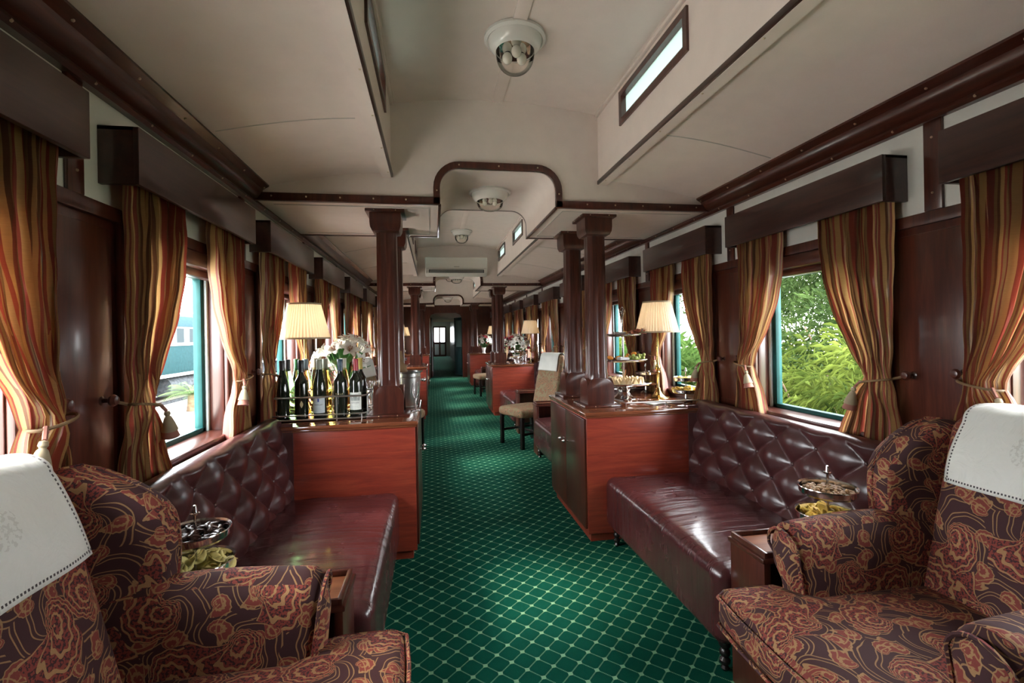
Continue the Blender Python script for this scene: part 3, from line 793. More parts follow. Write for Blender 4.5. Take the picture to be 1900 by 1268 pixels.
# ---------------------------------------------------------------- wing chairs
def make_wing(label):
    r = thing('wing_chair', label, 'armchair', group='paisley wing chairs in the foreground')
    V = .335
    b = MB(); b.rbox((.47, 0, .27), (.33, V-.02, .13), .05, 12); b.build('seat_base', m_paisley, r, ang=80, buv=True)
    c = MB()
    def cush(p, t):
        x, y, z = p
        x0 = (x-.22)/.76
        w = .245 if x0 < .62 else .245+.115*min(1, (x0-.62)/.10)
        y = y/.36*w
        if z > .45: z += .035*(1-t.y**2)*(1-t.x**4)+.018*max(0, x0-.6)*0
        x += .02*(1-t.y**2)*(1 if x0 > .8 else 0)
        return Vector((x, y, z))
    c.rbox((.60, 0, .455), (.38, .36, .065), .045, 22, cush)
    cu = c.build('seat_cushion', m_paisley, r, ang=80, buv=True)
    pp = MB()
    for z in (.50, .405):
        pts = [(.30, -.25, z), (.68, -.25, z), (.71, -.29, z), (.755, -.35, z), (.80, -.362, z), (.94, -.36, z), (.985, -.33, z), (.998, -.2, z), (1.004, 0, z), (.998, .2, z), (.985, .33, z), (.94, .36, z), (.80, .362, z), (.755, .35, z), (.71, .29, z), (.68, .25, z), (.30, .25, z)]
        pp.tube(pts, .006, 6)
    pp.build('piping', m_paisley, cu, buv=True)
    # arms: rolled section swept forward
    for sg in (-1, 1):
        a = MB(); n = 22
        sec = []
        for i in range(9): sec.append((.225, .30+.30*i/8))                        # inner face
        for i in range(1, 12):
            t = pi*i/11; sec.append((.300-.080*cos(t)*1.0, .655+.085*sin(t)))
        for i in range(1, 7): t = i/6; sec.append((.380-.06*sin(t*pi/2), .655-.11*t))
        for i in range(1, 6): sec.append((.320, .545-.24*i/5))
        m = len(sec)
        def arm(u, v, sec=sec, sg=sg, m=m):
            f = v; x = .16+.565*f; i = int(round(u*m)) % m; y, z = sec[i]
            cy, cz = .295, .50
            k = 1.0
            if f > .93: k = 1-.16*((f-.93)/.07)**2
            y = cy+(y-cy)*k; z = cz+(z-cz)*k
            z += .020*sin(pi*min(1, f*1.1))*(1 if z > .6 else 0) + (.010*f if z > .6 else 0)
            x += .035*max(0, (z-.50)/.24)*(1 if f > .5 else 0)*((f-.5)*2)
            return Vector((x, sg*y, z))
        a.grid(arm, m, n, wrap=True)
        # padded front face
        a.bm.verts.ensure_lookup_table()
        vs = a.bm.verts[:]; front = [vs[i*(n+1)+n] for i in range(m)]; bk = [vs[i*(n+1)] for i in range(m)]
        cf = sum((v.co for v in front), Vector())/m; inner = [a.bm.verts.new(cf+(v.co-cf)*.55+Vector((.022, 0, 0))) for v in front]; cc = a.bm.verts.new(cf+Vector((.028, 0, 0)))
        for i in range(m):
            j = (i+1) % m; a.bm.faces.new((front[i], front[j], inner[j], inner[i])); a.bm.faces.new((inner[i], inner[j], cc))
        a.bm.faces.new(bk)
        ao = a.build('arm', m_paisley, r, ang=70, buv=True)
        q = MB(); q.tube([v_ for v_ in [Vector((.730+.035*max(0, (z-.5)/.24), sg*(.295+(y-.295)*.9), .50+(z-.50)*.9+(.012 if z > .6 else 0))) for y, z in sec]], .006, 6, closed=True); q.build('piping', m_paisley, ao, buv=True)
        # wings
        w = MB()
        def wing(p, t, sg=sg):
            # p.x in 0..1 forward, p.z in 0..1 up
            u_, z_ = (p.x), (p.z)
            zz = .60+.475*z_
            fr = .31+.045*sin(pi*min(1, max(0, z_))**.9)
            if z_ > .62: fr = fr-(.20)*((z_-.62)/.38)**2.1
            bkx = .13-.07*z_
            x = bkx+(fr-bkx)*u_
            y = sg*(.285+p.y+.035*u_*u_+.01*z_)
            return Vector((x, y, zz))
        w.rbox((.5, 0, .5), (.5, .045, .5), .044, 20, wing)
        wo_ = w.build('wing', m_paisley, r, ang=80, buv=True)
        q = MB(); q.tube([wing(Vector((1.0, .012, k/24)), None) for k in range(1, 25)]+[wing(Vector((.9-.15*k, .012, 1.0)), None) for k in range(5)], .005, 6); q.build('piping', m_paisley, wo_, buv=True)
    k = MB()
    def bk(p, t):
        x, y, z = p; f = (z-.40)/.76
        x = x + .26-.19*f + .035*(1-t.y**2)*(1-abs(t.z)**3)*(1 if t.x > 0 else .2)
        if t.z > .5: z += .02*(1-t.y**2)
        return Vector((x, y, z))
    k.rbox((-.03, 0, .745), (.07, .262, .365), .065, 22, bk); k.build('backrest', m_paisley, r, ang=80, buv=True)
    k = MB(); k.rbox((.06, 0, .58), (.05, V-.03, .42), .04, 10, lambda p, t: Vector((p.x+.06-.10*(p.z-.2), p.y, p.z))); k.build('back_panel', m_paisley, r, ang=80, buv=True)
    for xx in (.2, .74):
        for yy in (-.26, .26):
            l = MB(); l.lathe([(.013, 0), (.018, .015), (.014, .03), (.024, .06), (.020, .10), (.026, .15)], (xx, yy, 0), 12); l.build('leg', m_blackwood, r)
    return r
wc = make_wing('right foreground paisley wing chair with white headrest cloth'); wc.location = (1.935, 1.165, 0); wc.rotation_euler = (0, 0, pi)
wl = dup(wc, (-1.08, 1.16, 0), 0, label='left foreground paisley wing chair beside the striped curtain')
def antimac(label):
    b = MB(); Wd = .41; Lf = .215; Lb = .20
    def f(u, v):
        y = (u-.5)*Wd; s = v*(Lf+.16+Lb)
        # front hem at v=0 climbs to the top then down the back
        yt = abs(u-.5)*2
        y *= 1-.04*v
        if s < Lf:
            z = 1.10-(Lf-s)*.97; x = .150+(Lf-s)*.36+.012*sin(pi*s/Lf)
            x += .012*(1-yt**2)
            x += .004*sin(9*u+11*v)
        elif s < Lf+.16:
            a = (s-Lf)/.16*pi; x = .072+.078*cos(a); z = 1.10+.048*sin(a)+.012*(1-yt**2)
        else:
            z = 1.10-(s-Lf-.16); x = -.006
        return Vector((x, y, z+.004*sin(13*u)*sin(5*v)))
    b.grid(f, 40, 48, uvf=lambda u, v: (u*.5, v*(Lf+.36)))
    o = b.build('antimacassar', m_linen, recalc=True, ang=85); sm = o.modifiers.new('s', 'SOLIDIFY'); sm.thickness = .003; sm.offset = 1
    return tag(o, label, 'headrest cloth', 'embroidered headrest cloths')
am = antimac('white embroidered linen cloth over the right wing chair back'); am.location = (1.935, 1.145, 0); am.rotation_euler = (0, 0, pi)
am2 = dup(am, (-1.075, 1.13, 0), 0, label='white embroidered linen cloth over the left wing chair back')

# ---------------------------------------------------------------- upholstered side chairs
def make_chair(label):
    r = thing('side_chair', label, 'chair', group='tan tapestry side chairs')
    s = MB(); s.rbox((.05, 0, .43), (.27, .27, .055), .045, 12, lambda p, t: Vector((p.x, p.y, p.z+.02*(1-t.x**2)*(1-t.y**2)*(t.z > 0)))); s.build('seat', m_paisley2, r, ang=80, buv=True)
    s = MB(); s.rbox((-.24, 0, .77), (.045, .24, .36), .042, 14, lambda p, t: Vector((p.x-.22*(p.z-.42)-.02*(1-t.y**2), p.y*(1-.10*max(0, t.z)), p.z))); s.build('backrest', m_paisley2, r, ang=80, buv=True)
    for x in (-.2, .28):
        for y in (-.23, .23):
            b = MB(); b.box(x-.022, x+.022, y-.022, y+.022, 0, .40, .004); b.build('leg', m_blackwood, r)
    b = MB(); b.box(-.2, .28, -.24, -.22, .16, .19, .003); b.box(-.2, .28, .22, .24, .16, .19, .003); b.box(.03, .05, -.23, .23, .16, .19, .003); b.build('stretcher', m_blackwood, r)
    return r
def small_cloth(label):
    b = MB()
    def f(u, v):
        y = (u-.5)*.36*(1+.1*(1-v)); s = v*.42
        if s < .20: z = 1.12-.20+s; x = -.24-.22*(z-.42)+.055+.0
        elif s < .30: a = (s-.20)/.10*pi; x = -.395+.05*cos(a)+.0; z = 1.12+.035*sin(a)
        else: z = 1.12-(s-.30); x = -.24-.22*(z-.42)-.055
        return Vector((x, y, z))
    b.grid(f, 12, 24); o = b.build('headrest_cloth', m_linenp, ang=85); sm = o.modifiers.new('s', 'SOLIDIFY'); sm.thickness = .006; sm.offset = 0
    return tag(o, label, 'headrest cloth', 'plain headrest cloths')
ch0 = make_chair('tan tapestry chair angled into the aisle behind the nearest right cabinet'); cl0 = small_cloth('x')
CH = [((1.22, 6.02), radians(180+24), 'tan tapestry chair angled into the aisle behind the nearest right cabinet'),
      ((-.48, 5.98), radians(-14), 'tan tapestry chair on the left behind the bottle rack'),
      ((1.28, 11.05), radians(180+12), 'tan tapestry chair on the right past the middle cabinet'),
      ((-.45, 11.0), radians(-8), 'tan tapestry chair on the left past the middle cabinet')]
for i, (p, a, lb) in enumerate(CH):
    c = ch0 if i == 0 else dup(ch0, (0, 0, 0)); k = cl0 if i == 0 else dup(cl0, (0, 0, 0))
    for o in (c, k): o.location = (*p, 0); o.rotation_euler = (0, 0, a)
    c['label'] = lb; k['label'] = 'white cloth on ' + lb.replace('tan tapestry ', 'the ')

# ---------------------------------------------------------------- table lamps
def make_lamp(label):
    r = thing('table_lamp', label, 'table lamp', group='brass table lamps with pleated shades')
    b = MB(); b.lathe([(0, 0), (.085, 0), (.088, .006), (.075, .012), (.055, .02), (.036, .035), (.024, .06), (.018, .085), (0, .088)], n=32); b.build('base', m_brass, r)
    b = MB(); b.lathe([(.014, .08), (.010, .09), (.010, .20), (.018, .21), (.011, .22), (.020, .235), (.022, .25), (.014, .265), (.009, .28), (.008, .56), (.012, .57), (.012, .64), (0, .65)], n=16); b.build('stem', m_brass, r)
    b = MB()
    n = 96
    def sh(u, v):
        a = 2*pi*u; k = 1+.020*(1 if int(round(u*n)) % 2 else -1); rr = (.165+(.108-.165)*v)*k
        return Vector((rr*cos(a), rr*sin(a), .535+.235*v))
    b.grid(sh, n, 6, wrap=True); so_ = b.build('shade', m_shade, r, ang=180, smooth=False, recalc=False)
    b = MB()
    for rr, z in ((.167, .533), (.110, .772)): b.lathe([(rr-.003, z-.006), (rr+.002, z-.006), (rr+.002, z+.006), (rr-.003, z+.006), (rr-.003, z-.006)], n=48)
    for a in range(3): b.tube([(0, 0, .76), (.108*cos(a*2.09), .108*sin(a*2.09), .768)], .002, 5)
    b.build('shade_trim', m_trimshade, so_)
    b = MB(); b.ball((0, 0, .68), .026, 12, sc=(1, 1, 1.3)); b.build('bulb', m_bulb, r)
    return r
lamp0 = make_lamp('x')
LAMPS = [((1.78, 3.57), 'brass table lamp on the nearest right cabinet beside the cake stand'), ((-.885, 3.52), 'brass table lamp behind the wine bottles on the nearest left cabinet'),
         ((1.74, 8.40), 'brass lamp behind white and red flowers on middle right cabinet'), ((-.62, 8.62), 'lamp on the middle left cabinet, mostly hidden by columns'),
         ((1.72, 13.65), 'farthest lamp on the right, beside white flowers by the partition'), ((-.8, 13.65), 'farthest lamp on the left by the partition')]
for i, (p, lb) in enumerate(LAMPS):
    o = lamp0 if i == 0 else dup(lamp0, (0, 0, 0)); o.location = (*p, HC); o['label'] = lb
    l = bpy.data.lights.new('lamp_bulb', 'POINT'); l.energy = .22; l.color = (1, .76, .50); l.shadow_soft_size = .03
    lo = bpy.data.objects.new('lamp_bulb', l); COL.objects.link(lo); lo.location = (*p, HC+.62)

# ---------------------------------------------------------------- ceiling lamps
def make_dome(label, flush=False):
    r = thing('ceiling_lamp', label, 'ceiling lamp')
    b = MB()
    b.lathe([(0, 0), (.158, 0), (.160, -.014), (.146, -.024), (.140, -.020), (.135, -.034), (.128, -.052), (.112, -.068), (.100, -.074), (.098, -.060), (0, -.058)], n=48)
    b.build('base', m_ivory, r)
    g = MB(); d = .125 if not flush else .075
    g.lathe([(.100, -.07)]+[(.100*cos(pi/2*i/10)**.8 if i < 10 else 0, -.085-d*sin(pi/2*i/10)*.8) for i in range(11)], n=40); g.build('glass_dome', m_globe, r)
    for k in range(3):
        a = 2*pi*k/3+.5; x, y = .042*cos(a), .042*sin(a); zz = .012 if not flush else .02
        s = MB(); s.lathe([(0, 0), (.016, 0), (.016, -.03), (0, -.032)], (x, y, -.06+zz), 12); so_ = s.build('socket', m_black, r)
        q = MB(); q.ball((x*1.05, y*1.05, -.118+zz*1.8), .027 if not flush else .018, 12, sc=(1, 1, 1.15)); q.build('bulb', m_bulboff, so_)
    return r
d0 = make_dome('glass dome ceiling lamp with three bulbs, nearest one'); d0.location = (CX, 2.42, 2.955)
dup(d0, (CX, 4.95, 2.955), label='glass dome ceiling lamp just behind the first arch'); dup(d0, (CX, 7.05, 2.955), label='glass dome ceiling lamp in front of the air conditioner')
dup(d0, (CX, 10.1, 2.955), label='glass dome ceiling lamp behind the second arch'); dup(d0, (CX, 12.2, 2.955), label='glass dome ceiling lamp before the third arch')
dup(d0, (CX, .3, 2.955), label='glass dome ceiling lamp above the wing chairs')
f0 = make_dome('shallow glass ceiling lamp inside the first arch', True); f0.location = (CX, 3.58, AT)
dup(f0, (CX, 8.74, AT), label='shallow glass ceiling lamp inside the second arch'); dup(f0, (CX, 13.8, AT), label='shallow glass ceiling lamp inside the third arch')

# ---------------------------------------------------------------- air conditioner
r = thing('air_conditioner', 'white wall mounted air conditioner above the second arch', 'air conditioner', (.415, 8.20, 2.565))
b = MB(); b.prism([(-.20, -.11), (-.215, -.02), (-.20, .15), (0, .15), (0, -.15), (-.13, -.15)], 'x', -.52, .52, 0, .018, 3)
b.box(-.5, .5, -.219, -.213, -.038, -.034, 0, 1, 1); b.build('housing', [m_acwhite, m_grey], r, ang=40)
b = MB(); b.prism([(-.214, -.055), (-.206, -.108), (-.19, -.108), (-.196, -.055)], 'x', -.46, .46)
b.build('outlet', m_black, r)
for z, y in ((-.070, -.216), (-.084, -.214), (-.100, -.211)):
    b = MB(); b.box(-.45, .45, y-.004, y+.004, z-.0018, z+.0018); b.build('louvre', m_acwhite, r)
def to_mesh(curve, name, mat, parent, M):
    o = bpy.data.objects.new('tmp', curve); COL.objects.link(o); dg = bpy.context.evaluated_depsgraph_get(); dg.update()
    me = bpy.data.meshes.new_from_object(o.evaluated_get(dg)); bpy.data.objects.remove(o); me.transform(M); me.materials.clear(); me.materials.append(mat)
    q = bpy.data.objects.new(name, me); COL.objects.link(q); q.parent = parent; return q
b = MB(); b.box(-.045, .045, -.2165, -.2135, -.012, -.003, .001); b.build('brand_mark', m_grey, r)

# ---------------------------------------------------------------- repeated small pieces
def scatter(proto, spots, label, cat, group, name=None):
    """proto: finished object placed at the first spot, copies share its mesh"""
    for i, (p, r) in enumerate(spots):
        o = proto if i == 0 else proto.copy()
        if i: COL.objects.link(o)
        o.location = p; o.rotation_euler = r; tag(o, label, cat, group)
rr = random.Random(11)
def crisp(mat, name='potato_crisp'):
    b = MB(); b.grid(lambda u, v: Vector(((u*.030)*cos(2*pi*v), (u*.024)*sin(2*pi*v), .007*u*u*cos(4*pi*v)+.002*sin(9*u))) if u else Vector((.0001*cos(2*pi*v), .0001*sin(2*pi*v), 0)), 4, 14)
    o = b.build(name, mat, ang=80); sm = o.modifiers.new('s', 'SOLIDIFY'); sm.thickness = .0018; return o
def pile(cx, cy, z, R_, n, h, flat=False, tilt=.7):
    out = []
    for i in range(n):
        a = rr.uniform(0, 6.28); q = R_*sqrt(rr.random()); out.append(((cx+q*cos(a), cy+q*sin(a), z+h*(1-(q/R_)**2)*(i/n)+.004*rr.random()), (rr.uniform(-tilt, tilt), rr.uniform(-tilt, tilt), rr.uniform(0, 6.28))))
    return out
def snack_stand(label, r1=.108, r2=.098, z1=.075, z2=.175, zt=.285, holes=False):
    r = thing('snack_stand', label, 'tiered stand', group='two tier silver snack stands')
    b = MB(); b.lathe([(0, 0), (.052, 0), (.055, .006), (.035, .016), (.012, .03), (.008, z1), (0, z1)], n=28); b.build('foot', m_silver, r)
    for z, q in ((z1, r1), (z2, r2)):
        b = MB(); b.lathe([(0, z), (q*.93, z), (q, z+.008), (q, z+.026), (q+.005, z+.030), (q+.004, z+.033), (q-.003, z+.028), (q-.004, z+.010), (q*.9, z+.004), (0, z+.004)], n=48); b.build('tray', m_silver, r)
    b = MB(); b.lathe([(.0045, z1), (.0045, zt-.03), (.014, zt-.028), (.014, zt-.024), (.009, zt-.022), (.005, zt), (0, zt+.002)], n=16); b.build('post', m_silver, r)
    return r
sr = snack_stand('silver two tier snack stand beside the right wing chair, nuts above yellow crisps'); sr.location = (1.50, 1.615, .60)
s2 = dup(sr, (-.765, 1.675, .60), label='silver two tier snack stand beside the left wing chair, dark dried meat above crisps')
s3 = dup(sr, (1.885, 3.33, HC), label='small silver snack stand on right cabinet, in front of the lamp'); s3.scale = (.9,)*3
s4 = dup(sr, (1.84, 3.92, HC), label='small silver snack stand on right cabinet, behind the lamp'); s4.scale = (.9,)*3
scatter(crisp(m_chipp), pile(-.765, 1.675, .60+.085, .095, 46, .035), 'pale potato crisp on the left foreground stand', 'crisp', 'pale crisps, left stand')
scatter(crisp(m_chipy), pile(1.50, 1.615, .60+.085, .088, 40, .035), 'yellow potato crisp on the right foreground stand', 'crisp', 'yellow crisps, right stand')
scatter(crisp(m_chipy), pile(1.885, 3.33, HC+.078, .085, 26, .035), 'yellow crisp on the stand in front of the lamp', 'crisp', 'crisps on the cabinet stand')
scatter(crisp(m_chipp), pile(1.84, 3.92, HC+.078, .085, 22, .035), 'pale crisp on the stand behind the right lamp', 'crisp', 'crisps on the far cabinet stand')
b = MB(); b.rbox((0, 0, 0), (.022, .006, .004), .0035, 4, lambda p, t: Vector((p.x, p.y+.003*sin(200*p.x), p.z+.003*cos(170*p.x))))
meat = b.build('dried_meat_stick', m_meat, ang=80)
scatter(meat, pile(-.765, 1.675, .60+.188, .080, 70, .022, tilt=.45), 'dark stick of dried meat on the left stand', 'dried meat', 'dried meat, left stand')
b = MB(); b.ball((0, 0, 0), .0075, 8, sc=(1.25, .9, .85)); nut = b.build('nut', m_nut)
scatter(nut, pile(1.50, 1.615, .60+.186, .086, 130, .010), 'roasted nut on the right foreground stand', 'nut', 'nuts, right stand')
scatter(nut.copy() if False else (lambda o: (COL.objects.link(o), o)[1])(nut.copy()), pile(1.84, 3.92, HC+.168, .075, 34, .012), 'dark nut on the stand behind the right lamp', 'nut', 'nuts on the far cabinet stand')
b = MB(); b.ball((0, 0, 0), .022, 10, sc=(1, 1, .7)); roll = b.build('bread_roll', m_cheese)
scatter(roll, [((1.885+.045*cos(a), 3.33+.045*sin(a), HC+.18), (0, 0, a)) for a in (0.4, 2.5, 4.4)], 'small round roll on the stand before the lamp', 'bread roll', 'rolls on the cabinet stand')

# ---------------------------------------------------------------- three tier cake stand
TX, TY = 1.50, 3.60
t3 = thing('cake_stand', 'tall three tier silver cake stand with sandwiches, fruit and ham', 'tiered stand', (TX, TY, HC))
b = MB(); b.lathe([(0, 0), (.095, 0), (.098, .010), (.080, .018), (.055, .035), (.040, .06), (.052, .08), (.036, .098), (.02, .115), (0, .118)], n=40, rad=lambda a, z: 1+.06*sin(8*a)*(1 if .015 < z < .09 else 0)); b.build('foot', m_silver, t3)
b = MB(); b.lathe([(.010, .11), (.009, .30), (.016, .31), (.009, .325), (.0085, .50), (.016, .508), (.009, .52), (.008, .66), (.012, .67), (0, .672)], n=14); b.build('post', m_silver, t3)
b = MB(); b.ball((0, 0, .685), .016, 10); b.ball((-.012, 0, .70), .012, 8); b.ball((.010, .004, .712), .013, 8); b.ball((.0, -.004, .73), .010, 8); b.tube([(-.016, 0, .69), (-.02, 0, .715), (-.004, 0, .738), (.016, 0, .722), (.02, 0, .695)], .004, 6); b.build('finial', m_silver, t3)
for z, q in ((.118, .195), (.305, .175), (.505, .135)):
    b = MB()
    def pl(u, v, q=q, z=z):
        a = 2*pi*v; k = 1/max(abs(cos(a)), abs(sin(a)))**.55; w = q*u*k*.93
        return Vector((w*cos(a), w*sin(a), z+.014*max(0, u-.8)/.2+.004*(u > .99)))
    b.grid(pl, 10, 64); po = b.build('tray', m_silver, t3, ang=60); sm = po.modifiers.new('s', 'SOLIDIFY'); sm.thickness = .005
b = MB(); b.prism([(-.030, 0), (.030, 0), (0, .052)], 'y', -.012, .012, 0, .003); sw = b.build('sandwich', m_bread)
sp_ = []
for i in range(30):
    a = i*2*pi/19 if i < 19 else i*2*pi/11; q = .145 if i < 19 else .085; sp_.append(((TX+q*cos(a), TY+q*sin(a), HC+.124), (0, 0, a+pi/2+.15*rr.uniform(-1, 1))))
scatter(sw, sp_, 'triangular sandwich on the bottom tray of the cake stand', 'sandwich', 'sandwiches on the cake stand')
b = MB(); b.ball((0, 0, 0), .0135, 10, sc=(1, 1, 1.15)); gr = b.build('grape', m_grape)
gs = [((TX+.03+.12*rr.random(), TY-.11+.13*rr.random(), HC+.325+.032*rr.random()*(1 if k > 14 else .2)), (0, 0, 0)) for k in range(34)]
scatter(gr, gs, 'green grape on the middle tray of the cake stand', 'grape', 'grapes on the cake stand')
b = MB(); b.ball((0, 0, 0), .026, 10, sc=(1, .55, .6)); orr = b.build('orange_wedge', m_orange)
scatter(orr, [((TX-.10+.035*k, TY+(-.06 if k % 2 else .0)+.02, HC+.332), (.4*k, .3, k*1.1)) for k in range(6)]+[((TX+.07, TY+.07, HC+.345), (0, .5, 1)), ((TX+.10, TY+.02, HC+.36), (0, .2, 2))], 'orange fruit wedge on the middle tray of the cake stand', 'fruit', 'orange wedges on the cake stand')
b = MB(); b.prism([(-.036, -.03), (.036, -.03), (.042, .03), (-.042, .03)], 'z', 0, .032, 0, .003); dish = b.build('dip_dish', m_ivory, loc=(TX-.045, TY-.115, HC+.309)); tag(dish, 'small white square dish on the middle tray', 'dish')
b = MB(); b.lathe([(0, 0), (.038, 0), (.050, .020), (.052, .03), (.047, .03), (.036, .006), (0, .006)], n=28); dish2 = b.build('dip_dish', m_ivory, loc=(TX-.04, TY-.03, HC+.509)); tag(dish2, 'small round white dish on the top tray', 'dish')
b = MB(); b.grid(lambda u, v: Vector((.05*(u-.5), .04*(v-.5), .008+.012*sin(7*u)*cos(5*v)+.010*sin(3*v))), 8, 8); hm = b.build('ham_slice', m_ham, ang=80); sm = hm.modifiers.new('s', 'SOLIDIFY'); sm.thickness = .003
scatter(hm, [((TX+.03+.02*k, TY-.08+.03*(k % 3), HC+.515+.005*k), (.3*k, .2, k*.9)) for k in range(7)], 'folded slice of cured ham on the top tray', 'ham slice', 'ham on the cake stand')
b = MB(); b.prism([(-.02, -.016), (.02, -.016), (.015, .016)], 'z', 0, .02, 0, .002); chz = b.build('cheese_wedge', m_cheese)
scatter(chz, [((TX+.08, TY+.045, HC+.515), (0, .2, 0)), ((TX+.055, TY+.06, HC+.515), (.3, .2, 1)), ((TX+.095, TY+.01, HC+.52), (.3, .5, 2)), ((TX+.06, TY+.08, HC+.53), (.6, .2, 3))], 'yellow cheese wedge on the top tray', 'cheese', 'cheese on the cake stand')

# gallery tray on the right cabinet, folded napkins
tr = thing('serving_tray', 'rectangular silver rail tray under the cake stand', 'tray', (0, 0, HC))
b = MB(); b.box(1.355, 1.935, 3.20, 3.98, .001, .004, .001); b.build('tray_base', m_top, tr)
b = MB(); P4 = [(1.345, 3.19), (1.955, 3.19), (1.955, 3.99), (1.345, 3.99)]
for i in range(4):
    a, c = P4[i], P4[(i+1) % 4]; b.tube([(*a, .032), (*c, .032)], .005, 8)
b.build('rail', m_steel, tr)
for x, y in P4+[(1.65, 3.19), (1.65, 3.99)]:
    b = MB(); b.cyl((x, y, .001), (x, y, .032), .004, 8); b.build('rail_post', m_steel, tr)
for i, (x, y, a) in enumerate(((1.62, 3.28, .3), (1.74, 3.30, .12))):
    b = MB(); b.grid(lambda u, v: Vector(((u-.5)*.16, (v-.5)*.11, .006+.004*sin(3*u+2*v))), 8, 6); o = b.build('napkin', m_paper, loc=(x, y, HC+.004), rotz=a); sm = o.modifiers.new('s', 'SOLIDIFY'); sm.thickness = .006
    tag(o, ['folded white napkin at the foot of the cake stand', 'folded white napkin in front of the brass lamp'][i], 'napkin')

# ---------------------------------------------------------------- wine bottles
BX = [(-.965, 3.27, 'burgundy', 'wine', 'black', None), (-.965, 3.385, 'burgundy', 'green', 'black', None), (-.925, 3.45, 'burgundy', 'green', 'greencap', None),
      (-.850, 3.27, 'bordeaux', 'wine', 'black', 'gold'), (-.855, 3.40, 'burgundy', 'rose', 'greyblue', None), (-.815, 3.50, 'burgundy', 'yellow', 'pale', None),
      (-.737, 3.27, 'burgundy', 'wine', 'sage', 'MEERLUST'), (-.725, 3.385, 'burgundy', 'yellow', 'sage', None),
      (-.607, 3.27, 'bordeaux', 'wine', 'navy', 'KALA'), (-.603, 3.385, 'burgundy', 'yellow', 'pale', None),
      (-.508, 3.27, 'bordeaux', 'wine', 'red', 'RUSTENBERG'), (-.497, 3.385, 'bordeaux', 'wine', 'gold', None)]
CAPS = {'black': plain('black_capsule', (.02, .02, .022), .3), 'greencap': plain('green_capsule', (.04, .14, .05), .3), 'greyblue': plain('greyblue_capsule', (.22, .30, .35), .35, .3),
        'pale': plain('pale_capsule', (.55, .52, .42), .35), 'sage': plain('sage_capsule', (.28, .30, .22), .35), 'navy': plain('navy_capsule', (.02, .05, .08), .3),
        'red': plain('red_capsule', (.36, .02, .03), .35), 'gold': plain('gold_capsule', (.55, .42, .08), .35)}
GL = {'wine': m_wine, 'green': m_greenb, 'rose': m_roseb, 'yellow': m_yellowb}
LB = ['black capped dark bottle at the left end of the rack', 'green glass bottle with black cap behind the leftmost dark bottle', 'slim green bottle in the back row, green cap', 'dark bottle with small gold emblem, black cap',
      'rose wine bottle with grey blue cap in the back row', 'golden bottle with pale cap in the back row, left of the cream label', 'dark bottle with pale blue label and blue crest', 'yellow wine bottle behind the blue crest bottle',
      'dark bottle with navy cap and gold lettering', 'golden wine bottle behind the navy capped one', 'red capped bottle with a cream castle label', 'gold capped dark bottle at the back right of rack']
def wrap_text(txt, size, r, z, mat, parent, name='lettering'):
    cu = bpy.data.curves.new('t', 'FONT'); cu.body = txt; cu.size = size; cu.align_x = 'CENTER'; cu.extrude = .0003
    o = to_mesh(cu, name, mat, parent, Matrix.Identity(4))
    for v in o.data.vertices:
        x, y, h = v.co; a = x/r; q = r+.0004+h; v.co = (q*sin(a), -q*cos(a), z+y)
    return o
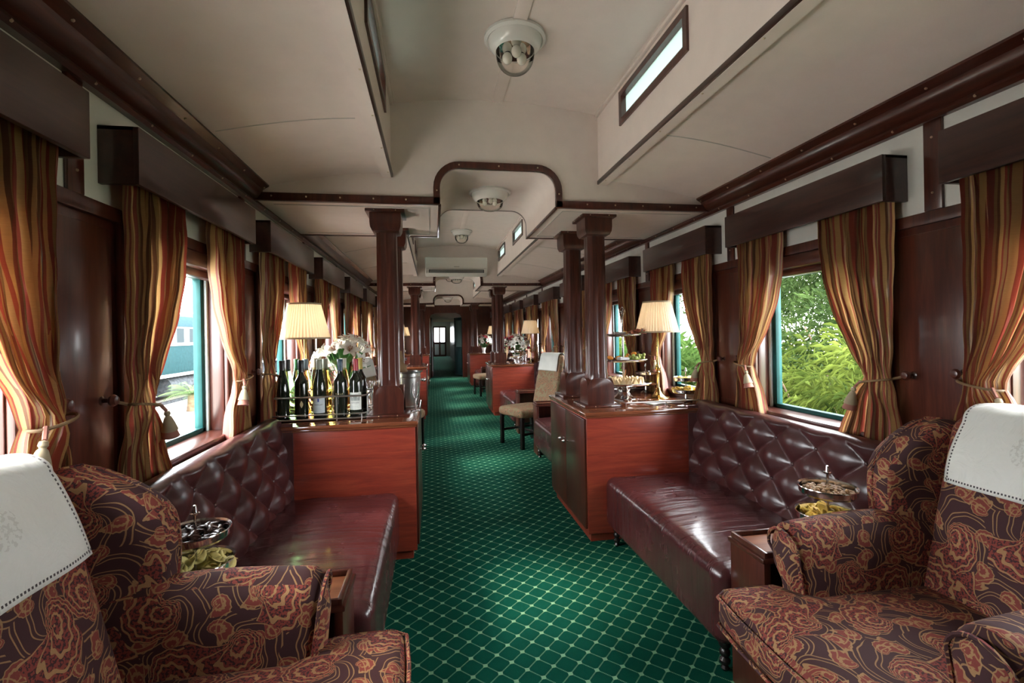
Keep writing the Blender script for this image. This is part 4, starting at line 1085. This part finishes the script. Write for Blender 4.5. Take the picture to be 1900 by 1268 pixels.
def bottle(i, x, y, kind, gl, cap, lab):
    r = thing('wine_bottle', LB[i], 'wine bottle', (x, y, HC+.018), .0, 'wine bottles in the chrome rack')
    R_ = .042
    if kind == 'bordeaux': prof = [(0, .004), (R_*.8, 0), (R_, .006), (R_, .215), (R_*.93, .238), (R_*.62, .262), (.017, .285), (.0155, .36), (.017, .362), (.017, .372), (0, .372)]
    else: prof = [(0, .004), (R_*.8, 0), (R_, .006), (R_*1.0, .17), (R_*.96, .20), (R_*.78, .245), (.022, .29), (.0165, .32), (.0155, .36), (.017, .362), (.017, .372), (0, .372)]
    b = MB(); b.lathe(prof, n=32); b.build('glass_body', GL[gl], r)
    b = MB(); hcap = .075; b.lathe([(.0178 if kind == 'bordeaux' else .0190, .372-hcap), (.0172, .33), (.0178, .372), (.0165, .3745), (0, .375)], n=24); b.build('capsule', CAPS[cap], r)
    if lab in ('MEERLUST', 'RUSTENBERG'):
        z0, z1 = (.030, .135) if lab == 'MEERLUST' else (.042, .155); w = 1.0
        b = MB(); rr_ = R_+.0006; b.grid(lambda u, v: Vector((rr_*sin((u-.5)*2*w), -rr_*cos((u-.5)*2*w), z0+(z1-z0)*v)), 16, 2); lo = b.build('label', m_lblb if lab == 'MEERLUST' else m_lbl, r)
        wrap_text(lab, .0115 if lab == 'MEERLUST' else .0085, rr_, z0+.050 if lab == 'MEERLUST' else z0+.042, m_ink, lo)
        if lab == 'MEERLUST':
            b = MB(); b.grid(lambda u, v: Vector(((rr_+.001)*sin((u-.5)*.20), -(rr_+.001)*cos((u-.5)*.20), z0+.074+.020*v-.004*abs(u-.5)*(1-v))), 6, 3); b.build('crest', m_blue, lo)
        else:
            b = MB()
            for k, (xx, hh) in enumerate(((-.6, .024), (-.42, .018), (-.18, .030), (.0, .038), (.18, .030), (.42, .018), (.6, .024))):
                for q in range(2):
                    xa = (xx-.075)+q*.08; b.grid(lambda u, v: Vector(((rr_+.001)*sin(xa+.06*u), -(rr_+.001)*cos(xa+.06*u), z0+.060+hh*v)), 1, 1)
            b.build('engraving', m_ink2, lo)
        b = MB()
        for k in range(3): b.grid(lambda u, v: Vector(((rr_+.0008)*sin((u-.5)*(1.1-.2*k)), -(rr_+.0008)*cos((u-.5)*(1.1-.2*k)), z0+.012+.010*k+.0012*v)), 10, 1)
        b.build('small_print', m_ink2, lo)
    elif lab == 'KALA': wrap_text('K A L A', .0145, R_, .145, m_goldink, r); b = MB(); b.grid(lambda u, v: Vector(((R_+.001)*sin((u-.5)*1.2), -(R_+.001)*cos((u-.5)*1.2), .132+.0015*v)), 10, 1); b.build('gold_line', m_goldink, r)
    elif lab == 'gold': b = MB(); b.grid(lambda u, v: Vector(((R_+.001)*sin(.25+(u-.5)*.45*sin(pi*min(.97, max(.03, v)))), -(R_+.001)*cos(.25+(u-.5)*.45*sin(pi*min(.97, max(.03, v)))), .068+.045*v)), 8, 10); b.build('gold_emblem', m_goldink, r)
m_ink2 = plain('grey_engraving', (.30, .36, .33), .7)
for i, q in enumerate(BX): bottle(i, *q)
# chrome rack round the bottles
rk = thing('bottle_rack', 'low chrome rail rack holding the wine bottles', 'rack', (0, 0, HC))
x0, x1, y0, y1 = -1.03, -.435, 3.205, 3.56
b = MB(); b.box(x0+.01, x1-.01, y0+.01, y1-.01, .012, .017, .002); b.build('rack_base', m_blackwood, rk)
def rail(z, r_):
    b = MB(); P_ = [(x0, y0), (x1-.04, y0), (x1-.012, y0+.012), (x1, y0+.04), (x1, y1), (x0, y1)]
    b.tube([(*p, z) for p in P_], r_, 8, closed=True); return b
for z, r_ in ((.155, .006), (.040, .005), (.012, .005)): rail(z, r_).build('rail', m_steel, rk)
for (x, y, zt_) in ((-.62, y0, .155), (x1, y0+.06, .155), (x1, y1-.05, .155), (x0, y0, .155), (x1-.03, y0-.0, .04), (-.9, y1, .155)):
    b = MB(); b.cyl((x, y, 0), (x, y, zt_), .0045, 8); b.build('upright', m_steel, rk)

# ---------------------------------------------------------------- champagne bucket, glasses, cut glass
bk = thing('ice_bucket', 'pewter champagne bucket between the left columns', 'ice bucket', (-.185, 3.655, HC))
b = MB(); b.lathe([(0, .0), (.062, 0), (.066, .008), (.060, .016), (.068, .03), (.079, .09), (.086, .18), (.088, .225), (.092, .229), (.088, .234), (.089, .258), (.105, .268), (.106, .272), (.084, .270), (.080, .2), (.07, .04), (0, .03)], n=48); b.build('body', m_steel, bk)
for sg in (-1, 1):
    b = MB(); b.ball((sg*.100, -.02, .205), .012, 10); b.ball((sg*.118, -.02, .205), .016, 10, sc=(.7, 1, 1)); b.build('side_knob', m_silver, bk)
cb_ = thing('champagne_bottle', 'champagne bottle leaning in the pewter bucket, neck in a napkin', 'bottle', (-.205, 3.66, HC+.04)); cb_.rotation_euler = (0, -.12, 0)
b = MB(); b.lathe([(0, 0), (.043, 0), (.045, .01), (.045, .19), (.03, .26), (.018, .30), (.016, .37), (.02, .375), (0, .38)], n=28); b.build('glass_body', m_wine, cb_)
b = MB(); b.lathe([(.047, .16), (.036, .26), (.021, .305), (.020, .385), (0, .388)], n=24); b.build('foil', m_cord, cb_)
def flute(label, loc):
    r = thing('champagne_flute', label, 'champagne flute', loc)
    b = MB(); b.lathe([(0, .002), (.034, .0), (.034, .002), (.010, .006), (.004, .012), (.0035, .075), (.010, .088), (.022, .125), (.026, .17), (.0245, .205), (.0235, .205), (.025, .17), (.021, .127), (.009, .092), (0, .089)], n=32); b.build('glass', m_glass, r); return r
flute('empty champagne flute at the aisle corner of the left cabinet', (-.128, 3.47, HC))
v = thing('cut_glass_vase', 'heavy cut glass vase right of the bottle rack', 'vase', (-.445, 3.68, HC))
b = MB(); b.lathe([(0, .004), (.05, 0), (.055, .01), (.052, .06), (.060, .14), (.072, .20), (.066, .20), (.054, .14), (.045, .06), (.045, .02), (0, .02)], n=64, rad=lambda a, z: 1+.035*(1 if int(a/(2*pi)*64) % 2 else -1)); b.build('bowl', m_glass, v, ang=20)

# ---------------------------------------------------------------- flowers
def bouquet(label, nl, seed, R_, red=False, H=.30, group='white lily arrangements'):
    rnd = random.Random(seed); r = thing('flower_arrangement', label, 'flowers', group=group)
    b = MB(); b.lathe([(0, 0), (.05, 0), (.052, .01), (.04, .03), (.052, .09), (.07, .15), (.066, .15), (.048, .09), (.034, .03), (0, .02)], n=24); b.build('vase', m_ivory if red else m_glass, r)
    for k in range(nl):
        a = k*2.4+rnd.uniform(-.3, .3); el = rnd.uniform(.05, 1.35); rad_ = R_*rnd.uniform(.75, 1.0)
        d = Vector((cos(a)*cos(el), sin(a)*cos(el), sin(el)*.9)); c = Vector((0, 0, H-.04))+d*rad_
        q = d.to_track_quat('Z', 'Y').to_matrix().to_4x4(); M = Matrix.Translation(c) @ q @ Matrix.Rotation(rnd.uniform(0, 6), 4, 'Z')
        bud = k % 6 == 5
        isr = red and k % 4 == 1
        m = MB(); S_ = rnd.uniform(.85, 1.15)*(.95 if not bud else .8)
        for p in range(6):
            A = p*pi/3
            def pet(u, v_, A=A, p=p):
                L = .095*S_*u; w = .021*S_*sin(pi*min(.98, u*.9+.08))**.8*(1.15 if p % 2 else .85)
                if bud: rr_, zz = .004+.012*sin(pi*min(1, u+.02)), L*1.0
                else: rr_, zz = .004+.070*S_*u**1.6, .055*S_*sin(min(1, u*1.15)*pi*.62)
                y = (v_-.5)*2*w; rr_ += .004*abs(v_-.5)*2
                return M @ Vector((rr_*cos(A)-y*sin(A), rr_*sin(A)+y*cos(A), zz))
            m.grid(pet, 7, 4)
        lo = m.build('red_bloom' if isr else 'lily_bloom', m_petred if isr else m_petal, r, ang=80)
        if not bud:
            m = MB()
            for p in range(5):
                A = p*1.26; m.tube([M @ Vector((0, 0, .01)), M @ Vector((.012*cos(A), .012*sin(A), .06*S_))], .0012, 4); m.ball(M @ Vector((.013*cos(A), .013*sin(A), .062*S_)), .0035, 6, sc=(1, 1, 1.5))
            m.build('stamens', m_stamen, lo)
        m = MB(); m.tube([Vector((0, 0, .06)), Vector((0, 0, H*.6))+d*rad_*.4, c], .003, 5); m.build('stem', m_leaf, r)
    for k in range(int(nl*1.1)):
        a = k*2.1+rnd.random(); el = rnd.uniform(-.2, 1.2); d = Vector((cos(a)*cos(el), sin(a)*cos(el), sin(el))); c = Vector((0, 0, H-.06))+d*R_*.45
        M = Matrix.Translation(c) @ d.to_track_quat('Z', 'Y').to_matrix().to_4x4(); m = MB(); L = rnd.uniform(.09, .15)
        m.grid(lambda u, v_: M @ Vector(((v_-.5)*.045*sin(pi*min(.98, u+.02)), .03*u*u+.01*abs(v_-.5), L*u)), 7, 2); m.build('leaf', m_leaf, r, ang=80)
    return r
bq = bouquet('white lilies in a vase behind the wine bottles', 20, 3, .20, H=.36); bq.location = (-.66, 3.74, HC)
bq2 = bouquet('white and red flowers on the middle right cabinet', 46, 5, .25, True, H=.30); bq2.location = (1.54, 8.76, HC)
dup(bq2, (1.46, 13.78, HC), 1.0, label='distant white flowers on the farthest right cabinet')
# two tier stands and glasses on the middle cabinets
s5 = dup(sr, (1.44, 8.33, HC), label='two tier stand with pale cakes on the middle right cabinet'); s5.scale = (1.15,)*3
s6 = dup(sr, (-.60, 8.36, HC), label='two tier stand with cakes on the middle left cabinet'); s6.scale = (1.4,)*3
b = MB(); b.ball((0, 0, 0), .03, 10, sc=(1, 1, .7)); bun = b.build('cream_bun', m_bread)
scatter(bun, [((1.44+.08*cos(a), 8.33+.08*sin(a), HC+.11), (0, 0, 0)) for a in (0, .9, 1.8, 2.7, 3.6, 4.5, 5.4)], 'pale bun on the middle right cabinet stand', 'bun', 'buns on the middle right stand')
scatter((lambda o: (COL.objects.link(o), o)[1])(bun.copy()), [((-.60+.10*cos(a), 8.36+.10*sin(a), HC+.13), (0, 0, 0)) for a in (0, .9, 1.8, 2.7, 3.6, 4.5, 5.4)], 'pale bun on the middle left cabinet stand', 'bun', 'buns on the middle left stand')
gt = flute('wine glass on the middle right cabinet', (1.62, 8.24, HC)); gt['group'] = 'glasses on the middle right cabinet'
for i, (x, y) in enumerate(((1.70, 8.20), (1.56, 8.19), (1.84, 8.22), (1.63, 8.33))): dup(gt, (x, y, HC), label='wine glass on the middle right cabinet')

# ---------------------------------------------------------------- outside
m_gravel = plain('pale_gravel', (.42, .39, .34), .95, noise=.25); m_path = plain('pale_concrete_path', (.6, .56, .5), .9, noise=.06); m_grass = plain('grass_ground', (.20, .22, .12), .95, noise=.4)
b = MB(); b.box(-40, XL-1.0, -15, 60, -1.2, -1.1); struct(b.build('ground', m_gravel, smooth=False))
b = MB(); b.box(XL-1.0, 40, -15, 60, -1.2, -1.12); struct(b.build('ground', m_grass, smooth=False))
b = MB(); b.box(-6.2, -2.6, -5, 45, -1.1, -.98, .02); b.box(-6.45, -6.2, -5, 45, -1.1, -.93, .02); struct(b.build('pavement', m_path))
m_coach = plain('dark_teal_coach_paint', (.010, .030, .034), .8, noise=.15, Specular_IOR_Level=.03); m_coachw = plain('white_coach_trim', (.2, .21, .22), .5); m_roofg = plain('blue_grey_roof', (.018, .038, .045), .9, noise=.1, Specular_IOR_Level=.03)
m_cglass = plain('coach_window_glass', (.012, .020, .024), .6, Specular_IOR_Level=.05); m_iron = plain('grey_underframe', (.04, .045, .05), .9, noise=.4, Specular_IOR_Level=.05)
X0 = -9.8
co = thing('railway_carriage', 'dark teal railway carriage on the next track, seen through left window', 'railway carriage', (X0, 6, -1.1))
LC = 34
b = MB(); b.box(-2.6, 0, 0, LC, 1.15, 2.30, .02); b.build('lower_body', m_coach, co)
b = MB(); b.box(-2.6, -.01, 0, LC, 2.30, 3.05, .02); b.build('window_band', m_coachw, co)
b = MB(); b.prism([(-2.62, 3.03), (.03, 3.03), (.0, 3.16), (-.25, 3.45), (-1.3, 3.65), (-2.4, 3.4)], 'y', -.1, LC+.1); b.build('roof', m_roofg, co)
for k in range(34):
    y = .5+k*.98; b = MB(); b.box(-.02, .012, y, y+.66, 2.36, 3.0, .01); f = b.build('window', m_coachw, co)
    b = MB(); b.box(-.01, .016, y+.05, y+.61, 2.40, 2.96); b.build('pane', m_cglass, f)
b = MB(); b.box(-.05, .03, 0, LC, 1.10, 1.22); b.box(-.02, .02, 0, LC, 2.28, 2.33); b.build('waist_line', m_coachw, co)
for y in (4, 9, 14, 20, 27):
    b = MB(); b.cyl((-.45, y, .72), (-.45, y+2.2, .72), .38, 20); b.build('tank', m_iron, co)
for y in (1.5, 3.2, 12.3, 17.3, 24, 31):
    b = MB(); b.lathe([(0, -.06), (.42, -.06), (.46, -.03), (.46, .03), (.40, .06), (0, .05)], n=28, M=Matrix.Translation((-.5, y, .46)) @ Matrix.Rotation(pi/2, 4, 'Y')); b.build('wheel', m_iron, co)
b = MB(); b.box(-1.9, -.7, .3, LC-.3, .35, 1.1); b.build('underframe', m_iron, co)
b = MB(); b.box(X0-.55, X0-.47, 0, 45, -1.1, -.98); b.box(X0-1.7, X0-1.62, 0, 45, -1.1, -.98); struct(b.build('rail_track', m_iron))
# small palm
m_palm = plain('palm_frond', (.06, .11, .025), .9, noise=.3); m_trunk = plain('brown_trunk', (.13, .085, .05), .9, noise=.4)
def fronds(b, c, n, L, w, rnd, el0=.1, el1=1.1):
    for k in range(n):
        a = k*2.4; el = rnd.uniform(el0, el1); d = Vector((cos(a), sin(a), 0))
        P_ = [Vector(c)+d*(L*t*cos(el))+Vector((0, 0, L*(sin(el)*t-.5*t*t))) for t in [i/7 for i in range(8)]]
        b.tube(P_, .008, 4, 0, .003)
        side = Vector((-d.y, d.x, 0))
        for i in range(1, 8):
            for t in (0, .33, .66):
                p = P_[i-1].lerp(P_[i], t); f = (i-1+t)/7; ll = w*sin(pi*min(.97, f*.8+.15))
                for sg in (-1, 1):
                    q = p+side*sg*ll+d*ll*.5-Vector((0, 0, ll*.25)); n2 = d*.02
                    v = [b.bm.verts.new(x) for x in (p-n2*.6, p+n2*.6, q)]; b.bm.faces.new(v)
pm = thing('palm', 'young fan palm on the gravel beside the railway carriage', 'palm', (-8.4, 18.3, -1.1))
b = MB(); b.lathe([(.16, 0), (.13, .3), (.11, .6), (0, .62)], n=12); b.build('trunk', m_trunk, pm)
b = MB(); fronds(b, (0, 0, .6), 16, 1.1, .42, random.Random(2)); b.build('fronds', m_palm, pm, ang=80)
# shrubs and trees right of the train
def leafmat(name, c0, c1):
    t = NT(name); info = t.n('ShaderNodeObjectInfo'); n = t.noise(t.coord(), 3.5, 3)
    c = t.ramp(n, [(.3, c0), (.7, c1)]); t.set(Base_Color=c, Roughness=.8, Specular_IOR_Level=.08)
    a = t.n('ShaderNodeBsdfTranslucent'); t.l(c, a.inputs[0]); mx = t.n('ShaderNodeMixShader'); mx.inputs[0].default_value = .35
    t.l(t.b.outputs[0], mx.inputs[1]); t.l(a.outputs[0], mx.inputs[2]); t.l(mx.outputs[0], t.out.inputs[0]); return t.m
m_lf1 = leafmat('yellow_green_leaves', (.012, .028, .004), (.125, .16, .028)); m_lf2 = leafmat('dark_conifer_leaves', (.008, .018, .005), (.035, .06, .015)); m_lf3 = leafmat('bright_grass_leaves', (.02, .05, .008), (.07, .125, .03))
def foliage(n, rx, rz, L, w, rnd, droop=.5, shell=.6):
    b = MB(); vs = b.bm.verts; fs = b.bm.faces
    cl = [(Vector((rnd.gauss(0, 1), rnd.gauss(0, 1), rnd.gauss(0, 1))).normalized()*rnd.uniform(shell, 1)) for _ in range(max(20, n//40))]
    for i in range(n):
        c = cl[i % len(cl)]; p = Vector((c.x*rx, c.y*rx, c.z*rz)); dv = Vector((rnd.gauss(0, 1), rnd.gauss(0, 1), rnd.gauss(0, .6))).normalized()
        p = p+dv*rnd.uniform(0, .18*rx); out = (c*.6+dv*.7); out.z -= droop*rnd.random(); out.normalize()
        sd_ = out.cross(Vector((rnd.gauss(0, 1), rnd.gauss(0, 1), rnd.gauss(0, 1)))).normalized()*w*.5
        l = L*rnd.uniform(.6, 1.2); m = p+out*l*.5+sd_.cross(out)*.1; e = p+out*l; e.z -= droop*l*.35
        a1, a2, a3, a4 = vs.new(p), vs.new(m+sd_), vs.new(e), vs.new(m-sd_); fs.new((a1, a2, a3)); fs.new((a1, a3, a4))
    return b
def shrub(label, loc, mat, n, rx, rz, L, w, droop, seed, cat='shrub'):
    r = thing('shrub', label, cat, loc, group='shrubs beside the right windows'); rnd = random.Random(seed)
    foliage(n, rx, rz, L, w, rnd, droop).build('foliage', mat, r, smooth=False, recalc=False)
    for k in range(5):
        a = k*1.3; b = MB(); b.tube([(.05*cos(a), .05*sin(a), -1.3-(loc[2]-.2)), (.35*rx*cos(a), .35*rx*sin(a), 0), (.6*rx*cos(a), .6*rx*sin(a), .6*rz)], .03, 6, 0, .008); b.build('branch', m_trunk, r)
    return r
h0 = shrub('yellow green drooping leaved shrub close to the nearest right window', (3.75, 3.55, .25), m_lf1, 16000, 1.15, 1.15, .15, .014, .9, 1)
dup(h0, (4.6, 1.9, .1), 2.0, label='yellow green shrub partly behind the nearest right curtain'); dup(h0, (4.7, 5.6, .2), 4.0, label='second drooping shrub further along the right side')
h2 = shrub('bright green fountain grass bush seen past the brass lamp', (4.5, 7.9, -.2), m_lf3, 7000, 1.1, 1.3, .5, .012, .5, 2)
dup(h2, (5.2, 10.6, 0), 1, label='bright green bush beyond the second right window'); dup(h0, (5.6, 13.6, .3), 1, label='green shrub beyond the third right window'); dup(h2, (5.9, 17.2, .2), 2, label='green bush beyond the far right windows')
dup(h0, (6.2, 21.5, .5), 3, label='farthest green shrub seen through right windows')
shrub('added dark leaf layer behind the yellow green shrub, standing for its shaded inside', (5.3, 5.0, .75), m_lf2, 14000, 1.2, 1.2, .13, .03, .4, 6)  # added backing of dark leaves, supplies the shade inside the shrub before it
tr0 = thing('tree', 'dark conifer with a bare forked trunk beyond the right shrubs', 'tree', (6.7, 6.6, -1.1)); rnd = random.Random(9)
f = foliage(30000, 2.4, 1.35, .10, .035, rnd, .5, .25); 
for v in f.bm.verts: v.co.z += 3.95
f.build('foliage', m_lf2, tr0, smooth=False, recalc=False)
b = MB(); b.tube([(0, 0, 0), (.1, .1, 1.6), (.0, .1, 2.3)], .17, 8, 0, .12); b.tube([(.0, .1, 2.2), (-.25, 0, 3.0), (-.1, .1, 4.4)], .10, 8, 0, .06); b.tube([(.0, .1, 2.2), (.35, .2, 2.9), (.4, .4, 4.4)], .09, 8, 0, .05); b.tube([(0, .1, 2.3), (.7, -.2, 2.8), (1.4, -.3, 3.9)], .07, 8, 0, .04); b.build('trunk', m_trunk, tr0)
dup(tr0, (9.5, 12.5, -1.3), 2.2, label='dark conifer further off behind the right hedge'); dup(tr0, (8.6, 3.4, -1.5), 4.2, label='dark conifer at the back of the nearest right window')
for n_, y_ in (('shrub', 0),): pass
